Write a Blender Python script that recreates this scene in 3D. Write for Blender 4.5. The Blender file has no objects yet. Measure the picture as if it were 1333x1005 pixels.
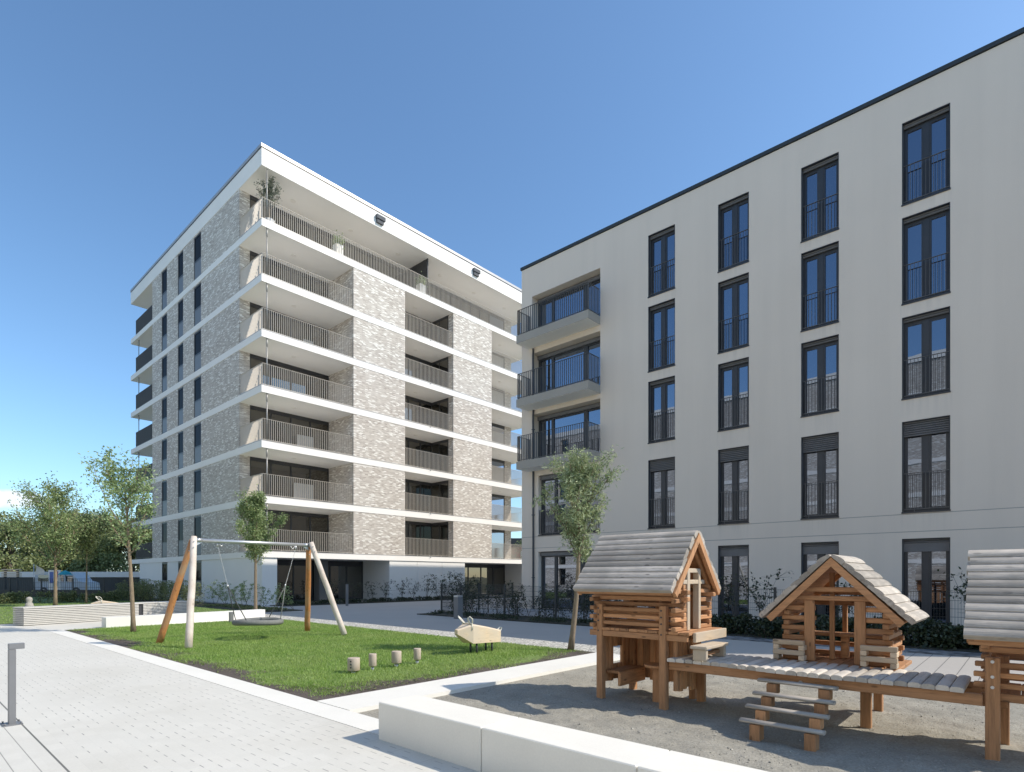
import bpy, math, random
import numpy as np
from mathutils import Vector, noise as mnoise

R = math.radians
scene = bpy.context.scene
col = scene.collection

# ------------------------------------------------------------------ camera, sky, sun, exposure
F_, U_ = 748.0, 1.55                       # focal length in photo pixels, eye height in metres
cam = bpy.data.objects.new('camera', bpy.data.cameras.new('camera')); col.objects.link(cam)
cam.data.sensor_width = 36.0
cam.data.lens = F_ / 1333.0 * 36.0
cam.data.shift_y = (751.0 - 502.5) / 1333.0
cam.data.clip_start = 0.05; cam.data.clip_end = 6000.0
cam.location = (0, 0, U_)
cam.rotation_euler = (R(90), 0, -math.atan2(.742, .670))
scene.camera = cam

SUN = Vector((.580, -.815, .943)).normalized()
SUN_EL = math.asin(SUN.z); SUN_ROT = math.atan2(SUN.x, SUN.y)
world = bpy.data.worlds.new('World'); scene.world = world; world.use_nodes = True
wn = world.node_tree.nodes; wl = world.node_tree.links
bg = wn['Background']; bg.inputs['Strength'].default_value = 0.15
sky = wn.new('ShaderNodeTexSky'); sky.sky_type = 'NISHITA'; sky.sun_disc = False
sky.sun_elevation = SUN_EL; sky.sun_rotation = SUN_ROT
sky.altitude = 0; sky.air_density = 1.0; sky.dust_density = 0.7; sky.ozone_density = 7.0
# one small fair-weather cloud low in the left of the sky, by world direction
tcw = wn.new('ShaderNodeTexCoord')
def wmath(op, a, b):
    n = wn.new('ShaderNodeMath'); n.operation = op
    for i, x in enumerate((a, b)):
        if isinstance(x, (int, float)): n.inputs[i].default_value = x
        else: wl.new(x, n.inputs[i])
    return n.outputs[0]
sx = wn.new('ShaderNodeSeparateXYZ'); wl.new(tcw.outputs['Generated'], sx.inputs[0])
az = wmath('ARCTAN2', sx.outputs[1], sx.outputs[0]); el = wmath('ARCSINE', sx.outputs[2], 0)
nzc = wn.new('ShaderNodeTexNoise'); nzc.inputs['Scale'].default_value = 34; nzc.inputs['Detail'].default_value = 6
wl.new(tcw.outputs['Generated'], nzc.inputs['Vector'])
def puff(a0, e0, wa, we):
    da = wmath('DIVIDE', wmath('SUBTRACT', az, a0), wa); de = wmath('DIVIDE', wmath('SUBTRACT', el, e0), we)
    return wmath('SUBTRACT', 1.0, wmath('ADD', wmath('MULTIPLY', da, da), wmath('MULTIPLY', de, de)))
AZ0 = math.radians(42.08); 
c1 = puff(AZ0+math.atan((666.5-14)/748), math.atan(103/748*.755), .050, .0125)
c2 = puff(AZ0+math.atan((666.5+8)/748), math.atan(97/748*.75), .085, .009)
cl = wmath('MAXIMUM', c1, c2)
cl = wmath('ADD', cl, wmath('MULTIPLY', wmath('SUBTRACT', nzc.outputs['Fac'], .5), 2.2))
crw = wn.new('ShaderNodeValToRGB'); crw.color_ramp.elements[0].position = .15; crw.color_ramp.elements[1].position = .85
wl.new(cl, crw.inputs[0])
mxw = wn.new('ShaderNodeMix'); mxw.data_type = 'RGBA'; wl.new(wmath('MULTIPLY', crw.outputs[0], .8), mxw.inputs[0])
tint = wn.new('ShaderNodeMix'); tint.data_type = 'RGBA'; tint.blend_type = 'MULTIPLY'; tint.inputs[0].default_value = 1.0
wl.new(sky.outputs[0], tint.inputs[6]); tint.inputs[7].default_value = (.955,.985,.905,1)
wl.new(tint.outputs[2], mxw.inputs[6]); mxw.inputs[7].default_value = (4.6,4.7,4.9,1)
wl.new(mxw.outputs[2], bg.inputs['Color'])

sl = bpy.data.lights.new('sun', 'SUN'); sl.energy = 3.0; sl.angle = R(0.5); sl.color = (1.0, .912, .785)
sun = bpy.data.objects.new('sun', sl); col.objects.link(sun)
sun.rotation_euler = SUN.to_track_quat('Z', 'Y').to_euler()
sun.location = (10, -20, 40)

scene.view_settings.view_transform = 'Standard'; scene.view_settings.look = 'None'
scene.view_settings.exposure = 0.68; scene.view_settings.gamma = 1.0

# ------------------------------------------------------------------ helpers
class MB:
    """collects shapes; build() links them as one mesh object"""
    def __init__(s): s.v = []; s.f = []; s.sm = []
    def add(s, vs, fs, smooth=False):
        n = len(s.v); s.v += [tuple(p) for p in vs]
        s.f += [tuple(i + n for i in f) for f in fs]; s.sm += [smooth] * len(fs); return s
    def box(s, x0, x1, y0, y1, z0, z1):
        return s.add([(x0,y0,z0),(x1,y0,z0),(x1,y1,z0),(x0,y1,z0),(x0,y0,z1),(x1,y0,z1),(x1,y1,z1),(x0,y1,z1)],
              [(0,3,2,1),(4,5,6,7),(0,1,5,4),(1,2,6,5),(2,3,7,6),(3,0,4,7)])
    def cbox(s, x0, x1, y0, y1, z0, z1, c=.006):
        c = min(c, (x1-x0)*.3, (y1-y0)*.3, (z1-z0)*.3)
        vs = []; idx = {}
        X = (x0, x1); Y = (y0, y1); Z = (z0, z1)
        for i in (0,1):
            for j in (0,1):
                for k in (0,1):
                    a = c*(1-2*i); b = c*(1-2*j); d = c*(1-2*k)
                    idx[i,j,k] = len(vs)
                    vs += [(X[i], Y[j]+b, Z[k]+d), (X[i]+a, Y[j], Z[k]+d), (X[i]+a, Y[j]+b, Z[k])]
        fs = []
        q = lambda i,j,k,n: idx[i,j,k]+n
        for i in (0,1):
            f = [q(i,0,0,0), q(i,0,1,0), q(i,1,1,0), q(i,1,0,0)]; fs.append(f if i == 0 else f[::-1])
            f = [q(0,i,0,1), q(1,i,0,1), q(1,i,1,1), q(0,i,1,1)]; fs.append(f if i == 0 else f[::-1])
            f = [q(0,0,i,2), q(0,1,i,2), q(1,1,i,2), q(1,0,i,2)]; fs.append(f if i == 0 else f[::-1])
        for j in (0,1):
            for k in (0,1):
                f = [q(0,j,k,1), q(0,j,k,2), q(1,j,k,2), q(1,j,k,1)]; fs.append(f if j == k else f[::-1])
                f = [q(j,0,k,0), q(j,0,k,2), q(j,1,k,2), q(j,1,k,0)]; fs.append(f[::-1] if j == k else f)
                f = [q(j,k,0,0), q(j,k,0,1), q(j,k,1,1), q(j,k,1,0)]; fs.append(f if j == k else f[::-1])
        for i in (0,1):
            for j in (0,1):
                for k in (0,1):
                    f = [q(i,j,k,0), q(i,j,k,1), q(i,j,k,2)]; fs.append(f if (i+j+k) % 2 == 0 else f[::-1])
        return s.add(vs, fs)
    def tube(s, pts, rad, n=10, cap=True, smooth=True):
        pts = [Vector(p) for p in pts]; m = len(pts)
        if not hasattr(rad, '__len__'): rad = [rad]*m
        base = len(s.v); prev = None
        for i, p in enumerate(pts):
            d = (pts[min(i+1,m-1)] - pts[max(i-1,0)]).normalized()
            if prev is None:
                a = Vector((0,0,1)) if abs(d.z) < .9 else Vector((1,0,0))
                e = d.cross(a).normalized()
            else:
                e = (prev - d*prev.dot(d)).normalized()
            prev = e; g = d.cross(e)
            for k in range(n):
                t = 2*math.pi*k/n
                s.v.append(tuple(p + (e*math.cos(t)+g*math.sin(t))*rad[i]))
        for i in range(m-1):
            for k in range(n):
                a = base+i*n+k; b = base+i*n+(k+1)%n
                s.f.append((a, b, b+n, a+n)); s.sm.append(smooth)
        if cap:
            s.f.append(tuple(base+k for k in range(n))[::-1]); s.sm.append(False)
            s.f.append(tuple(base+(m-1)*n+k for k in range(n))); s.sm.append(False)
        return s
    def prism(s, prof, axis, a0, a1, smooth=False):
        """profile of 2-D points swept along axis ('x': prof=(y,z); 'y': prof=(x,z); 'z': prof=(x,y))"""
        def P(p, a): return {'x': (a,p[0],p[1]), 'y': (p[0],a,p[1]), 'z': (p[0],p[1],a)}[axis]
        n = len(prof)
        s.add([P(p,a0) for p in prof]+[P(p,a1) for p in prof], [], smooth)
        b = len(s.v)-2*n
        for k in range(n):
            s.f.append((b+k, b+(k+1)%n, b+n+(k+1)%n, b+n+k)); s.sm.append(smooth)
        s.f.append(tuple(b+k for k in range(n))[::-1]); s.sm.append(False)
        s.f.append(tuple(b+n+k for k in range(n))); s.sm.append(False)
        return s
    def obox(s, c, dx, dy, dz, rot):
        """box centred at c, turned by rot about z"""
        ca, sa = math.cos(rot), math.sin(rot); vs = []
        for z in (-dz/2, dz/2):
            for x, y in ((-dx/2,-dy/2),(dx/2,-dy/2),(dx/2,dy/2),(-dx/2,dy/2)):
                vs.append((c[0]+x*ca-y*sa, c[1]+x*sa+y*ca, c[2]+z))
        return s.add(vs, [(0,3,2,1),(4,5,6,7),(0,1,5,4),(1,2,6,5),(2,3,7,6),(3,0,4,7)])
    def build(s, name, mat, parent=None):
        me = bpy.data.meshes.new(name)
        off = ORG.get(parent.name, Vector((0,0,0))) if parent else Vector((0,0,0))
        o = bpy.data.objects.new(name, me)
        if parent is None and s.v:
            a = np.array(s.v); off = Vector(((a[:,0].min()+a[:,0].max())/2, (a[:,1].min()+a[:,1].max())/2, a[:,2].min()))
            o.location = off
        me.from_pydata([(p[0]-off[0], p[1]-off[1], p[2]-off[2]) for p in s.v], [], s.f)
        me.polygons.foreach_set('use_smooth', s.sm); me.update()
        import bmesh
        bm = bmesh.new(); bm.from_mesh(me); bmesh.ops.recalc_face_normals(bm, faces=bm.faces); bm.to_mesh(me); bm.free()
        me.materials.append(mat); col.objects.link(o)
        if parent: o.parent = parent
        ORG[o.name] = off
        return o

ORG = {}
def thing(name, label, cat, base=(0,0,0), group=None):
    o = bpy.data.objects.new(name, None); col.objects.link(o); o.location = base; o.empty_display_size = .3
    ORG[o.name] = Vector(base); return tag(o, label, cat, group)
def tag(o, label=None, cat=None, group=None, kind=None):
    if label: o['label'] = label
    if cat: o['category'] = cat
    if group: o['group'] = group
    if kind: o['kind'] = kind
    return o
def single(mb, name, mat, label, cat, group=None): return tag(mb.build(name, mat), label, cat, group)
def struct(mb, name, mat): return tag(mb.build(name, mat), kind='structure')
def dup(root, loc, label=None, group=None, rotz=None, scale=None):
    c = root.copy(); col.objects.link(c); c.location = loc
    if rotz is not None: c.rotation_euler = (0,0,rotz)
    if scale is not None: c.scale = (scale,)*3
    if label: c['label'] = label
    if group: c['group'] = group
    for ch in root.children:
        d = ch.copy(); col.objects.link(d); d.parent = c
        for g in ch.children:
            e = g.copy(); col.objects.link(e); e.parent = d
    return c
def fast_mesh(name, V, nper, mat, parent=None, kind=None, off=(0,0,0), smooth=False):
    """V: (N*nper,3) vertices, each nper of them one face"""
    V = np.asarray(V, dtype=np.float32) - np.array(off, dtype=np.float32)
    n = len(V); me = bpy.data.meshes.new(name)
    me.vertices.add(n); me.vertices.foreach_set('co', V.ravel())
    me.loops.add(n); me.loops.foreach_set('vertex_index', np.arange(n, dtype=np.int32))
    k = n//nper; me.polygons.add(k)
    me.polygons.foreach_set('loop_start', np.arange(0, n, nper, dtype=np.int32))
    me.polygons.foreach_set('loop_total', np.full(k, nper, dtype=np.int32))
    me.update(calc_edges=True); me.validate()
    me.materials.append(mat)
    o = bpy.data.objects.new(name, me); col.objects.link(o)
    if parent: o.parent = parent
    else: o.location = off
    if kind: o['kind'] = kind
    return o

# ------------------------------------------------------------------ materials
def newmat(name):
    m = bpy.data.materials.new(name); m.use_nodes = True
    nt = m.node_tree; return m, nt, nt.nodes['Principled BSDF']
def nd(nt, t, **kw):
    n = nt.nodes.new(t)
    for k, v in kw.items():
        if k in n.inputs: n.inputs[k].default_value = v
        else: setattr(n, k, v)
    return n
def ramp(nt, fac, stops):
    r = nt.nodes.new('ShaderNodeValToRGB'); e = r.color_ramp.elements
    while len(e) < len(stops): e.new(.5)
    for i, (p, c) in enumerate(stops):
        e[i].position = p; e[i].color = (c[0], c[1], c[2], 1)
    nt.links.new(fac, r.inputs[0]); return r.outputs[0]
def coords(nt, scale=(1,1,1), which='Object'):
    tc = nt.nodes.new('ShaderNodeTexCoord'); mp = nt.nodes.new('ShaderNodeMapping')
    mp.inputs['Scale'].default_value = scale; nt.links.new(tc.outputs[which], mp.inputs[0]); return mp.outputs[0]
def worldpos(nt):
    return nt.nodes.new('ShaderNodeNewGeometry').outputs['Position']
def noise(nt, vec, scale, detail=4, rough=.55):
    n = nd(nt, 'ShaderNodeTexNoise', Scale=scale, Detail=detail, Roughness=rough); nt.links.new(vec, n.inputs['Vector']); return n.outputs['Fac']
def math_(nt, op, a, b=None, c=None):
    n = nt.nodes.new('ShaderNodeMath'); n.operation = op
    for i, x in enumerate((a, b, c)):
        if x is None: continue
        if isinstance(x, (int, float)): n.inputs[i].default_value = x
        else: nt.links.new(x, n.inputs[i])
    return n.outputs[0]
def mix(nt, fac, a, b, mode='MIX'):
    n = nt.nodes.new('ShaderNodeMix'); n.data_type = 'RGBA'; n.blend_type = mode
    for i, x in ((0, fac), (6, a), (7, b)):
        if isinstance(x, (int, float)): n.inputs[i].default_value = x
        elif isinstance(x, tuple): n.inputs[i].default_value = (x[0],x[1],x[2],1)
        else: nt.links.new(x, n.inputs[i])
    return n.outputs[2]
def bump(nt, bs, h, strength=.3, dist=.01):
    b = nd(nt, 'ShaderNodeBump', Strength=strength, Distance=dist); nt.links.new(h, b.inputs['Height']); nt.links.new(b.outputs[0], bs.inputs['Normal'])
def plain(name, c, rough=.6, var=.15, scale=3.0, bumpd=0, metal=0, fine=40, which='Object', aniso=(1,1,1)):
    m, nt, bs = newmat(name)
    v = coords(nt, aniso, which); a = noise(nt, v, scale, 5); b = noise(nt, v, fine, 3)
    f = math_(nt, 'ADD', math_(nt, 'MULTIPLY', a, .65), math_(nt, 'MULTIPLY', b, .35))
    lo = tuple(x*(1-var) for x in c); hi = tuple(min(1, x*(1+var)) for x in c)
    nt.links.new(ramp(nt, f, [(.3, lo), (.7, hi)]), bs.inputs['Base Color'])
    bs.inputs['Roughness'].default_value = rough; bs.inputs['Metallic'].default_value = metal
    if bumpd: bump(nt, bs, f, .4, bumpd)
    return m
def wood(name, c, axis, grey=None, rough=.75, tone=.5, g0=.4):
    """boards with grain along one axis; grey: weathered second colour"""
    m, nt, bs = newmat(name)
    sc = {'x': (1.2,16,16), 'y': (16,1.2,16), 'z': (16,16,1.2)}[axis]
    tc = nt.nodes.new('ShaderNodeTexCoord'); mp = nt.nodes.new('ShaderNodeMapping'); mp.inputs['Scale'].default_value = sc
    oi = nt.nodes.new('ShaderNodeNewGeometry')
    off = nt.nodes.new('ShaderNodeVectorMath'); off.operation = 'SCALE'; off.inputs[0].default_value = (7.3, 3.1, 9.7)
    nt.links.new(oi.outputs['Random Per Island'], off.inputs['Scale'])
    ad = nt.nodes.new('ShaderNodeVectorMath'); nt.links.new(tc.outputs['Object'], ad.inputs[0]); nt.links.new(off.outputs[0], ad.inputs[1])
    nt.links.new(ad.outputs[0], mp.inputs[0]); v = mp.outputs[0]
    g = noise(nt, v, 2.2, 7, .62); gg = noise(nt, v, 9, 3)
    f = math_(nt, 'ADD', math_(nt, 'MULTIPLY', g, .7), math_(nt, 'MULTIPLY', gg, .3))
    c1 = tuple(x*(1-tone) for x in c); c2 = tuple(min(1,x*(1+tone*.55)) for x in c)
    cc = ramp(nt, f, [(.30, c1), (.5, c), (.68, c2)])
    # knots
    vo = nd(nt, 'ShaderNodeTexVoronoi', Scale=1.0)
    mp2 = nt.nodes.new('ShaderNodeMapping'); mp2.inputs['Scale'].default_value = {'x': (4,11,11), 'y': (11,4,11), 'z': (11,11,4)}[axis]
    nt.links.new(ad.outputs[0], mp2.inputs[0]); nt.links.new(mp2.outputs[0], vo.inputs['Vector'])
    kf = ramp(nt, vo.outputs['Distance'], [(.10, (.75,.75,.75)), (.17, (0,0,0))])
    cc = mix(nt, kf, cc, tuple(x*.32 for x in c))
    if grey:
        big = noise(nt, tc.outputs['Object'], 2.3, 4)
        gf = ramp(nt, big, [(g0, (1,1,1)), (g0+.22, (0,0,0))])
        cc = mix(nt, gf, cc, grey)
    t = math_(nt, 'ADD', math_(nt, 'MULTIPLY', oi.outputs['Random Per Island'], .62), .66)
    h = nt.nodes.new('ShaderNodeHueSaturation'); nt.links.new(t, h.inputs['Value']); nt.links.new(cc, h.inputs['Color'])
    nt.links.new(h.outputs[0], bs.inputs['Base Color']); bs.inputs['Roughness'].default_value = rough
    bump(nt, bs, f, .5, .004)
    return m
def leafmat(name, c, c2, trans=.25):
    m, nt, bs = newmat(name)
    g = nt.nodes.new('ShaderNodeNewGeometry')
    cc = ramp(nt, g.outputs['Random Per Island'], [(0, c), (.6, tuple((a+b)/2 for a, b in zip(c, c2))), (1, c2)])
    nt.links.new(cc, bs.inputs['Base Color']); bs.inputs['Roughness'].default_value = .5
    tr = nt.nodes.new('ShaderNodeBsdfTranslucent'); nt.links.new(cc, tr.inputs['Color'])
    mx = nt.nodes.new('ShaderNodeMixShader'); mx.inputs[0].default_value = trans
    nt.links.new(bs.outputs[0], mx.inputs[1]); nt.links.new(tr.outputs[0], mx.inputs[2])
    nt.links.new(mx.outputs[0], nt.nodes['Material Output'].inputs['Surface'])
    return m
def brickmat(name, stops, mortar, w=.27, h=.075, ms=.011):
    m, nt, bs = newmat(name)
    p = worldpos(nt); s = nt.nodes.new('ShaderNodeSeparateXYZ'); nt.links.new(p, s.inputs[0])
    cb = nt.nodes.new('ShaderNodeCombineXYZ')
    nt.links.new(math_(nt, 'ADD', s.outputs[0], s.outputs[1]), cb.inputs[0]); nt.links.new(s.outputs[2], cb.inputs[1])
    b = nt.nodes.new('ShaderNodeTexBrick'); nt.links.new(cb.outputs[0], b.inputs['Vector'])
    for k, v in (('Scale',1.0),('Mortar Size',ms),('Mortar Smooth',.1),('Bias',0.0),('Brick Width',w),('Row Height',h)): b.inputs[k].default_value = v
    b.inputs['Color1'].default_value = (0,0,0,1); b.inputs['Color2'].default_value = (1,1,1,1); b.inputs['Mortar'].default_value = (.5,.5,.5,1)
    b.offset = .37; b.offset_frequency = 2
    cc = ramp(nt, b.outputs['Color'], stops)
    big = noise(nt, cb.outputs[0], .55, 5)
    cc = mix(nt, math_(nt, 'MULTIPLY', ramp(nt, big, [(.42,(0,0,0)),(.62,(1,1,1))]), .12), cc, stops[-1][1])
    fine = noise(nt, cb.outputs[0], 30, 3)
    cc = mix(nt, .35, cc, ramp(nt, fine, [(.3,(.6,.6,.6)),(.7,(1,1,1))]), 'MULTIPLY')
    cc = mix(nt, b.outputs['Fac'], cc, mortar)
    nt.links.new(cc, bs.inputs['Base Color']); bs.inputs['Roughness'].default_value = .9
    hgt = math_(nt, 'ADD', math_(nt, 'MULTIPLY', math_(nt, 'SUBTRACT', 1.0, b.outputs['Fac']), .7), math_(nt, 'MULTIPLY', b.outputs['Color'], .5))
    bump(nt, bs, hgt, .6, .012)
    return m
def glassmat(name, tint, dark, refl=.5, rough=.01, graze=.45):
    """insulating glass over a dim room: a mirror layer with a Fresnel rise over a dark base"""
    m, nt, bs = newmat(name)
    bs.inputs['Base Color'].default_value = (*dark, 1); bs.inputs['Roughness'].default_value = .35
    bs.inputs['Specular IOR Level'].default_value = 0.0
    gl = nt.nodes.new('ShaderNodeBsdfGlossy'); gl.inputs['Color'].default_value = (*tint, 1); gl.inputs['Roughness'].default_value = rough
    lw = nt.nodes.new('ShaderNodeLayerWeight'); lw.inputs['Blend'].default_value = .35
    f = math_(nt, 'ADD', math_(nt, 'MULTIPLY', lw.outputs['Facing'], graze), refl)
    n = noise(nt, coords(nt), .9, 2)
    bump(nt, gl, n, .05, .02)
    mx = nt.nodes.new('ShaderNodeMixShader'); nt.links.new(f, mx.inputs[0])
    nt.links.new(bs.outputs[0], mx.inputs[1]); nt.links.new(gl.outputs[0], mx.inputs[2])
    nt.links.new(mx.outputs[0], nt.nodes['Material Output'].inputs['Surface'])
    return m

M = {}
M['brick'] = brickmat('pale_brick', [(0,(.36,.31,.265)),(.25,(.48,.43,.375)),(.5,(.55,.50,.44)),(.76,(.62,.57,.505)),(.84,(.80,.765,.70)),(1,(.92,.90,.84))], (.58,.53,.47), .23, .065, .009)
def grassmat():
    m = leafmat('grass_blade', (.165,.30,.045), (.39,.52,.15), .40); nt = m.node_tree; p = worldpos(nt)
    f = noise(nt, p, .75, 4); f2 = noise(nt, p, 3.1, 3)
    for n in [x for x in nt.nodes if x.type in ('BSDF_PRINCIPLED','BSDF_TRANSLUCENT')]:
        k = 'Base Color' if n.type == 'BSDF_PRINCIPLED' else 'Color'; src = n.inputs[k].links[0].from_socket
        c = mix(nt, ramp(nt, f, [(.42,(0,0,0)),(.70,(.40,.40,.40))]), src, (.44,.48,.20))
        c = mix(nt, .6, c, ramp(nt, f2, [(.3,(.72,.75,.7)),(.7,(1.1,1.1,1.0))]), 'MULTIPLY')
        nt.links.new(c, n.inputs[k])
    return m
M['white'] = plain('white_plaster', (.85,.825,.775), .8, .03, .6)
M['balc'] = plain('grey_balcony_concrete', (.40,.365,.315), .85, .05, 1.2)
M['soffit'] = plain('soffit_paint', (.92,.90,.86), .85, .03, .5)
M['panel'] = plain('white_panel', (.76,.75,.72), .6, .03, .7)
M['coping'] = plain('zinc_coping', (.42,.41,.40), .4, .08, 2, metal=.4)
M['rail'] = plain('bronze_paint', (.52,.475,.41), .45, .06, 3)
M['anthra'] = plain('anthracite_paint', (.045,.047,.052), .4, .1, 3)
M['shutter'] = plain('shutter_slats', (.15,.15,.155), .45, .1, 3)
M['glass'] = glassmat('window_glass', (.66,.74,.90), (.010,.012,.016), .28)
M['glass_strip'] = glassmat('dark_strip_glass', (.5,.52,.55), (.02,.02,.02), .02, .02, .10)
M['silver'] = plain('silvered_slats', (.50,.485,.45), .7, .12, 6, aniso=(1,1,6))
M['rail_grey'] = plain('grey_railing_paint', (.115,.11,.105), .4, .08, 3)
M['glass_dim'] = glassmat('lobby_glass', (.55,.54,.50), (.018,.017,.015), .22)
M['rod'] = plain('steel_rod', (.34,.33,.31), .4, .05, 3, metal=.3)
M['vent'] = plain('vent_metal', (.10,.105,.115), .85, .1, 4)
M['drape'] = plain('curtain_cloth', (.42,.41,.39), .9, .2, 5, aniso=(6,6,.2))
M['stone'] = plain('cast_concrete', (.735,.705,.63), .8, .07, 1.3, .004, fine=60)
M['bark'] = plain('young_bark', (.22,.17,.115), .9, .35, 9, .01, aniso=(3,3,.7))
M['bark_dark'] = plain('dark_bark', (.10,.085,.07), .9, .3, 6, .01)
M['dark_steel'] = plain('dark_steel', (.035,.04,.042), .45, .1, 3)
M['grey_post'] = plain('grey_powder_coat', (.17,.172,.178), .45, .05, 4)
M['galv'] = plain('galvanised_steel', (.52,.53,.54), .35, .1, 8, metal=.6)
M['rope'] = plain('grey_rope', (.17,.175,.165), .9, .3, 60)
M['rope_white'] = plain('white_rope', (.66,.63,.55), .9, .2, 60)
M['rope_dark'] = plain('dark_rope', (.06,.065,.07), .9, .3, 60)
M['soil'] = plain('planting_soil', (.055,.045,.037), .95, .4, 12, .02)
LARCH = (.48,.25,.12); GREYW = (.36,.335,.31)
for a in 'xyz':
    M['larch_'+a] = wood('larch_'+a, LARCH, a, None, tone=.42)
    M['old_'+a] = wood('weathered_'+a, (.47,.42,.36), a, (.345,.31,.265), tone=.60, g0=.42)
    M['pale_'+a] = wood('pale_robinia_'+a, (.66,.52,.36), a, (.58,.49,.38), tone=.3)
M['pole_x'] = wood('pole_wood', (.52,.44,.37), 'z', (.62,.56,.50), tone=.28)
M['stump'] = wood('stump_wood', (.40,.315,.235), 'z', (.47,.40,.33), tone=.4)
M['pole_o'] = wood('pole_orange', (.46,.20,.07), 'z', (.40,.25,.14), tone=.35, g0=.33)
M['deck'] = wood('deck_board', (.55,.50,.43), 'x', (.63,.585,.52), tone=.45)
M['leaf_a'] = leafmat('leaf_willow', (.17,.23,.095), (.56,.63,.38), .38)
M['leaf_b'] = leafmat('leaf_lime', (.14,.205,.075), (.42,.51,.24), .38)
M['leaf_c'] = leafmat('leaf_ash', (0.15, 0.23, 0.085), (0.44, 0.55, 0.28), .38)
M['leaf_d'] = leafmat('leaf_far', (0.12, 0.155, 0.055), (0.34, 0.39, 0.17), .38)
M['leaf_e'] = leafmat('leaf_wood', (0.075, 0.1, 0.038), (0.26, 0.3, 0.12), .38)
M['leaf_h'] = leafmat('leaf_hedge', (0.1, 0.125, 0.045), (0.32, 0.35, 0.16), .38)
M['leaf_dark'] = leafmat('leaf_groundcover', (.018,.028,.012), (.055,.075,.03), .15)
M['leaf_olive'] = leafmat('leaf_olive', (.10,.125,.085), (.24,.27,.20))

def pavingmat():
    m, nt, bs = newmat('white_stone_paving')
    p = worldpos(nt); s = nt.nodes.new('ShaderNodeSeparateXYZ'); nt.links.new(p, s.inputs[0]); u, v = s.outputs[0], s.outputs[1]
    base = ramp(nt, noise(nt, p, .7, 6), [(.3,(.61,.592,.535)),(.7,(.65,.632,.575))])
    base = mix(nt, .4, base, ramp(nt, noise(nt, p, 55, 3), [(.3,(.84,.84,.84)),(.7,(1,1,1))]), 'MULTIPLY')
    base = mix(nt, .5, base, ramp(nt, noise(nt, p, .33, 7, .7), [(.38,(.90,.89,.87)),(.5,(1,1,1))]), 'MULTIPLY')
    # each little slab its own tone
    cu = math_(nt, 'FLOOR', math_(nt, 'DIVIDE', u, .105))
    vo = math_(nt, 'ADD', math_(nt, 'DIVIDE', v, .21), math_(nt, 'MULTIPLY', math_(nt, 'MODULO', cu, 2.0), .5))
    cv = math_(nt, 'FLOOR', vo)
    cb = nt.nodes.new('ShaderNodeCombineXYZ'); nt.links.new(cu, cb.inputs[0]); nt.links.new(cv, cb.inputs[1])
    wn_ = nt.nodes.new('ShaderNodeTexWhiteNoise'); nt.links.new(cb.outputs[0], wn_.inputs['Vector']); rnd = wn_.outputs['Value']
    base = mix(nt, .10, base, ramp(nt, rnd, [(0,(.6,.6,.6)),(1,(1,1,1))]), 'MULTIPLY')
    fu = math_(nt, 'FRACT', math_(nt, 'DIVIDE', u, .105)); fv = math_(nt, 'FRACT', vo)
    line = math_(nt, 'LESS_THAN', fu, .085)
    seg = math_(nt, 'MULTIPLY', math_(nt, 'GREATER_THAN', fv, .28), math_(nt, 'LESS_THAN', fv, .72))
    patch = noise(nt, p, .55, 3)
    on = math_(nt, 'GREATER_THAN', math_(nt, 'ADD', rnd, math_(nt, 'MULTIPLY', math_(nt, 'SUBTRACT', patch, .5), 1.6)), .42)
    inb = math_(nt, 'MULTIPLY', math_(nt, 'GREATER_THAN', u, 1.06), math_(nt, 'LESS_THAN', u, 3.26))
    dash = math_(nt, 'MULTIPLY', math_(nt, 'MULTIPLY', line, seg), math_(nt, 'MULTIPLY', on, inb))
    thin = math_(nt, 'MULTIPLY', math_(nt, 'LESS_THAN', fu, .03), inb)
    base = mix(nt, math_(nt, 'MULTIPLY', thin, .10), base, (.25,.25,.24))
    base = mix(nt, math_(nt, 'MULTIPLY', dash, math_(nt, 'ADD', math_(nt, 'MULTIPLY', rnd, .55), .2)), base, (.16,.155,.15))
    # long joints beside the planks at the left, and transverse joints
    for x0, w, k in ((1.03,.016,.9),(.885,.008,.6),(.735,.008,.6),(.58,.008,.6),(.43,.008,.6),(.28,.008,.6)):
        j = math_(nt, 'LESS_THAN', math_(nt, 'ABSOLUTE', math_(nt, 'SUBTRACT', u, x0)), w/2)
        base = mix(nt, math_(nt, 'MULTIPLY', j, k), base, (.10,.098,.09))
    tj = math_(nt, 'LESS_THAN', math_(nt, 'FRACT', math_(nt, 'DIVIDE', v, .42)), .016)
    edge = math_(nt, 'MULTIPLY', math_(nt, 'GREATER_THAN', u, 2.93), math_(nt, 'LESS_THAN', u, 3.3))
    base = mix(nt, math_(nt, 'MULTIPLY', math_(nt, 'MULTIPLY', tj, edge), .35), base, (.2,.2,.19))
    nt.links.new(base, bs.inputs['Base Color']); bs.inputs['Roughness'].default_value = .75
    bump(nt, bs, noise(nt, p, 70, 3), .12, .004)
    return m
M['paving'] = pavingmat()
def kerbmat():
    m, nt, bs = newmat('kerb_stone')
    p = worldpos(nt)
    c = ramp(nt, noise(nt, p, 1.1, 6), [(.3,(.72,.70,.64)),(.7,(.77,.75,.69))])
    c = mix(nt, .35, c, ramp(nt, noise(nt, p, 80, 2), [(.3,(.82,.82,.82)),(.7,(1,1,1))]), 'MULTIPLY')
    nt.links.new(c, bs.inputs['Base Color']); bs.inputs['Roughness'].default_value = .8
    bump(nt, bs, noise(nt, p, 60, 3), .1, .003)
    return m
M['kerb'] = kerbmat()
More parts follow.
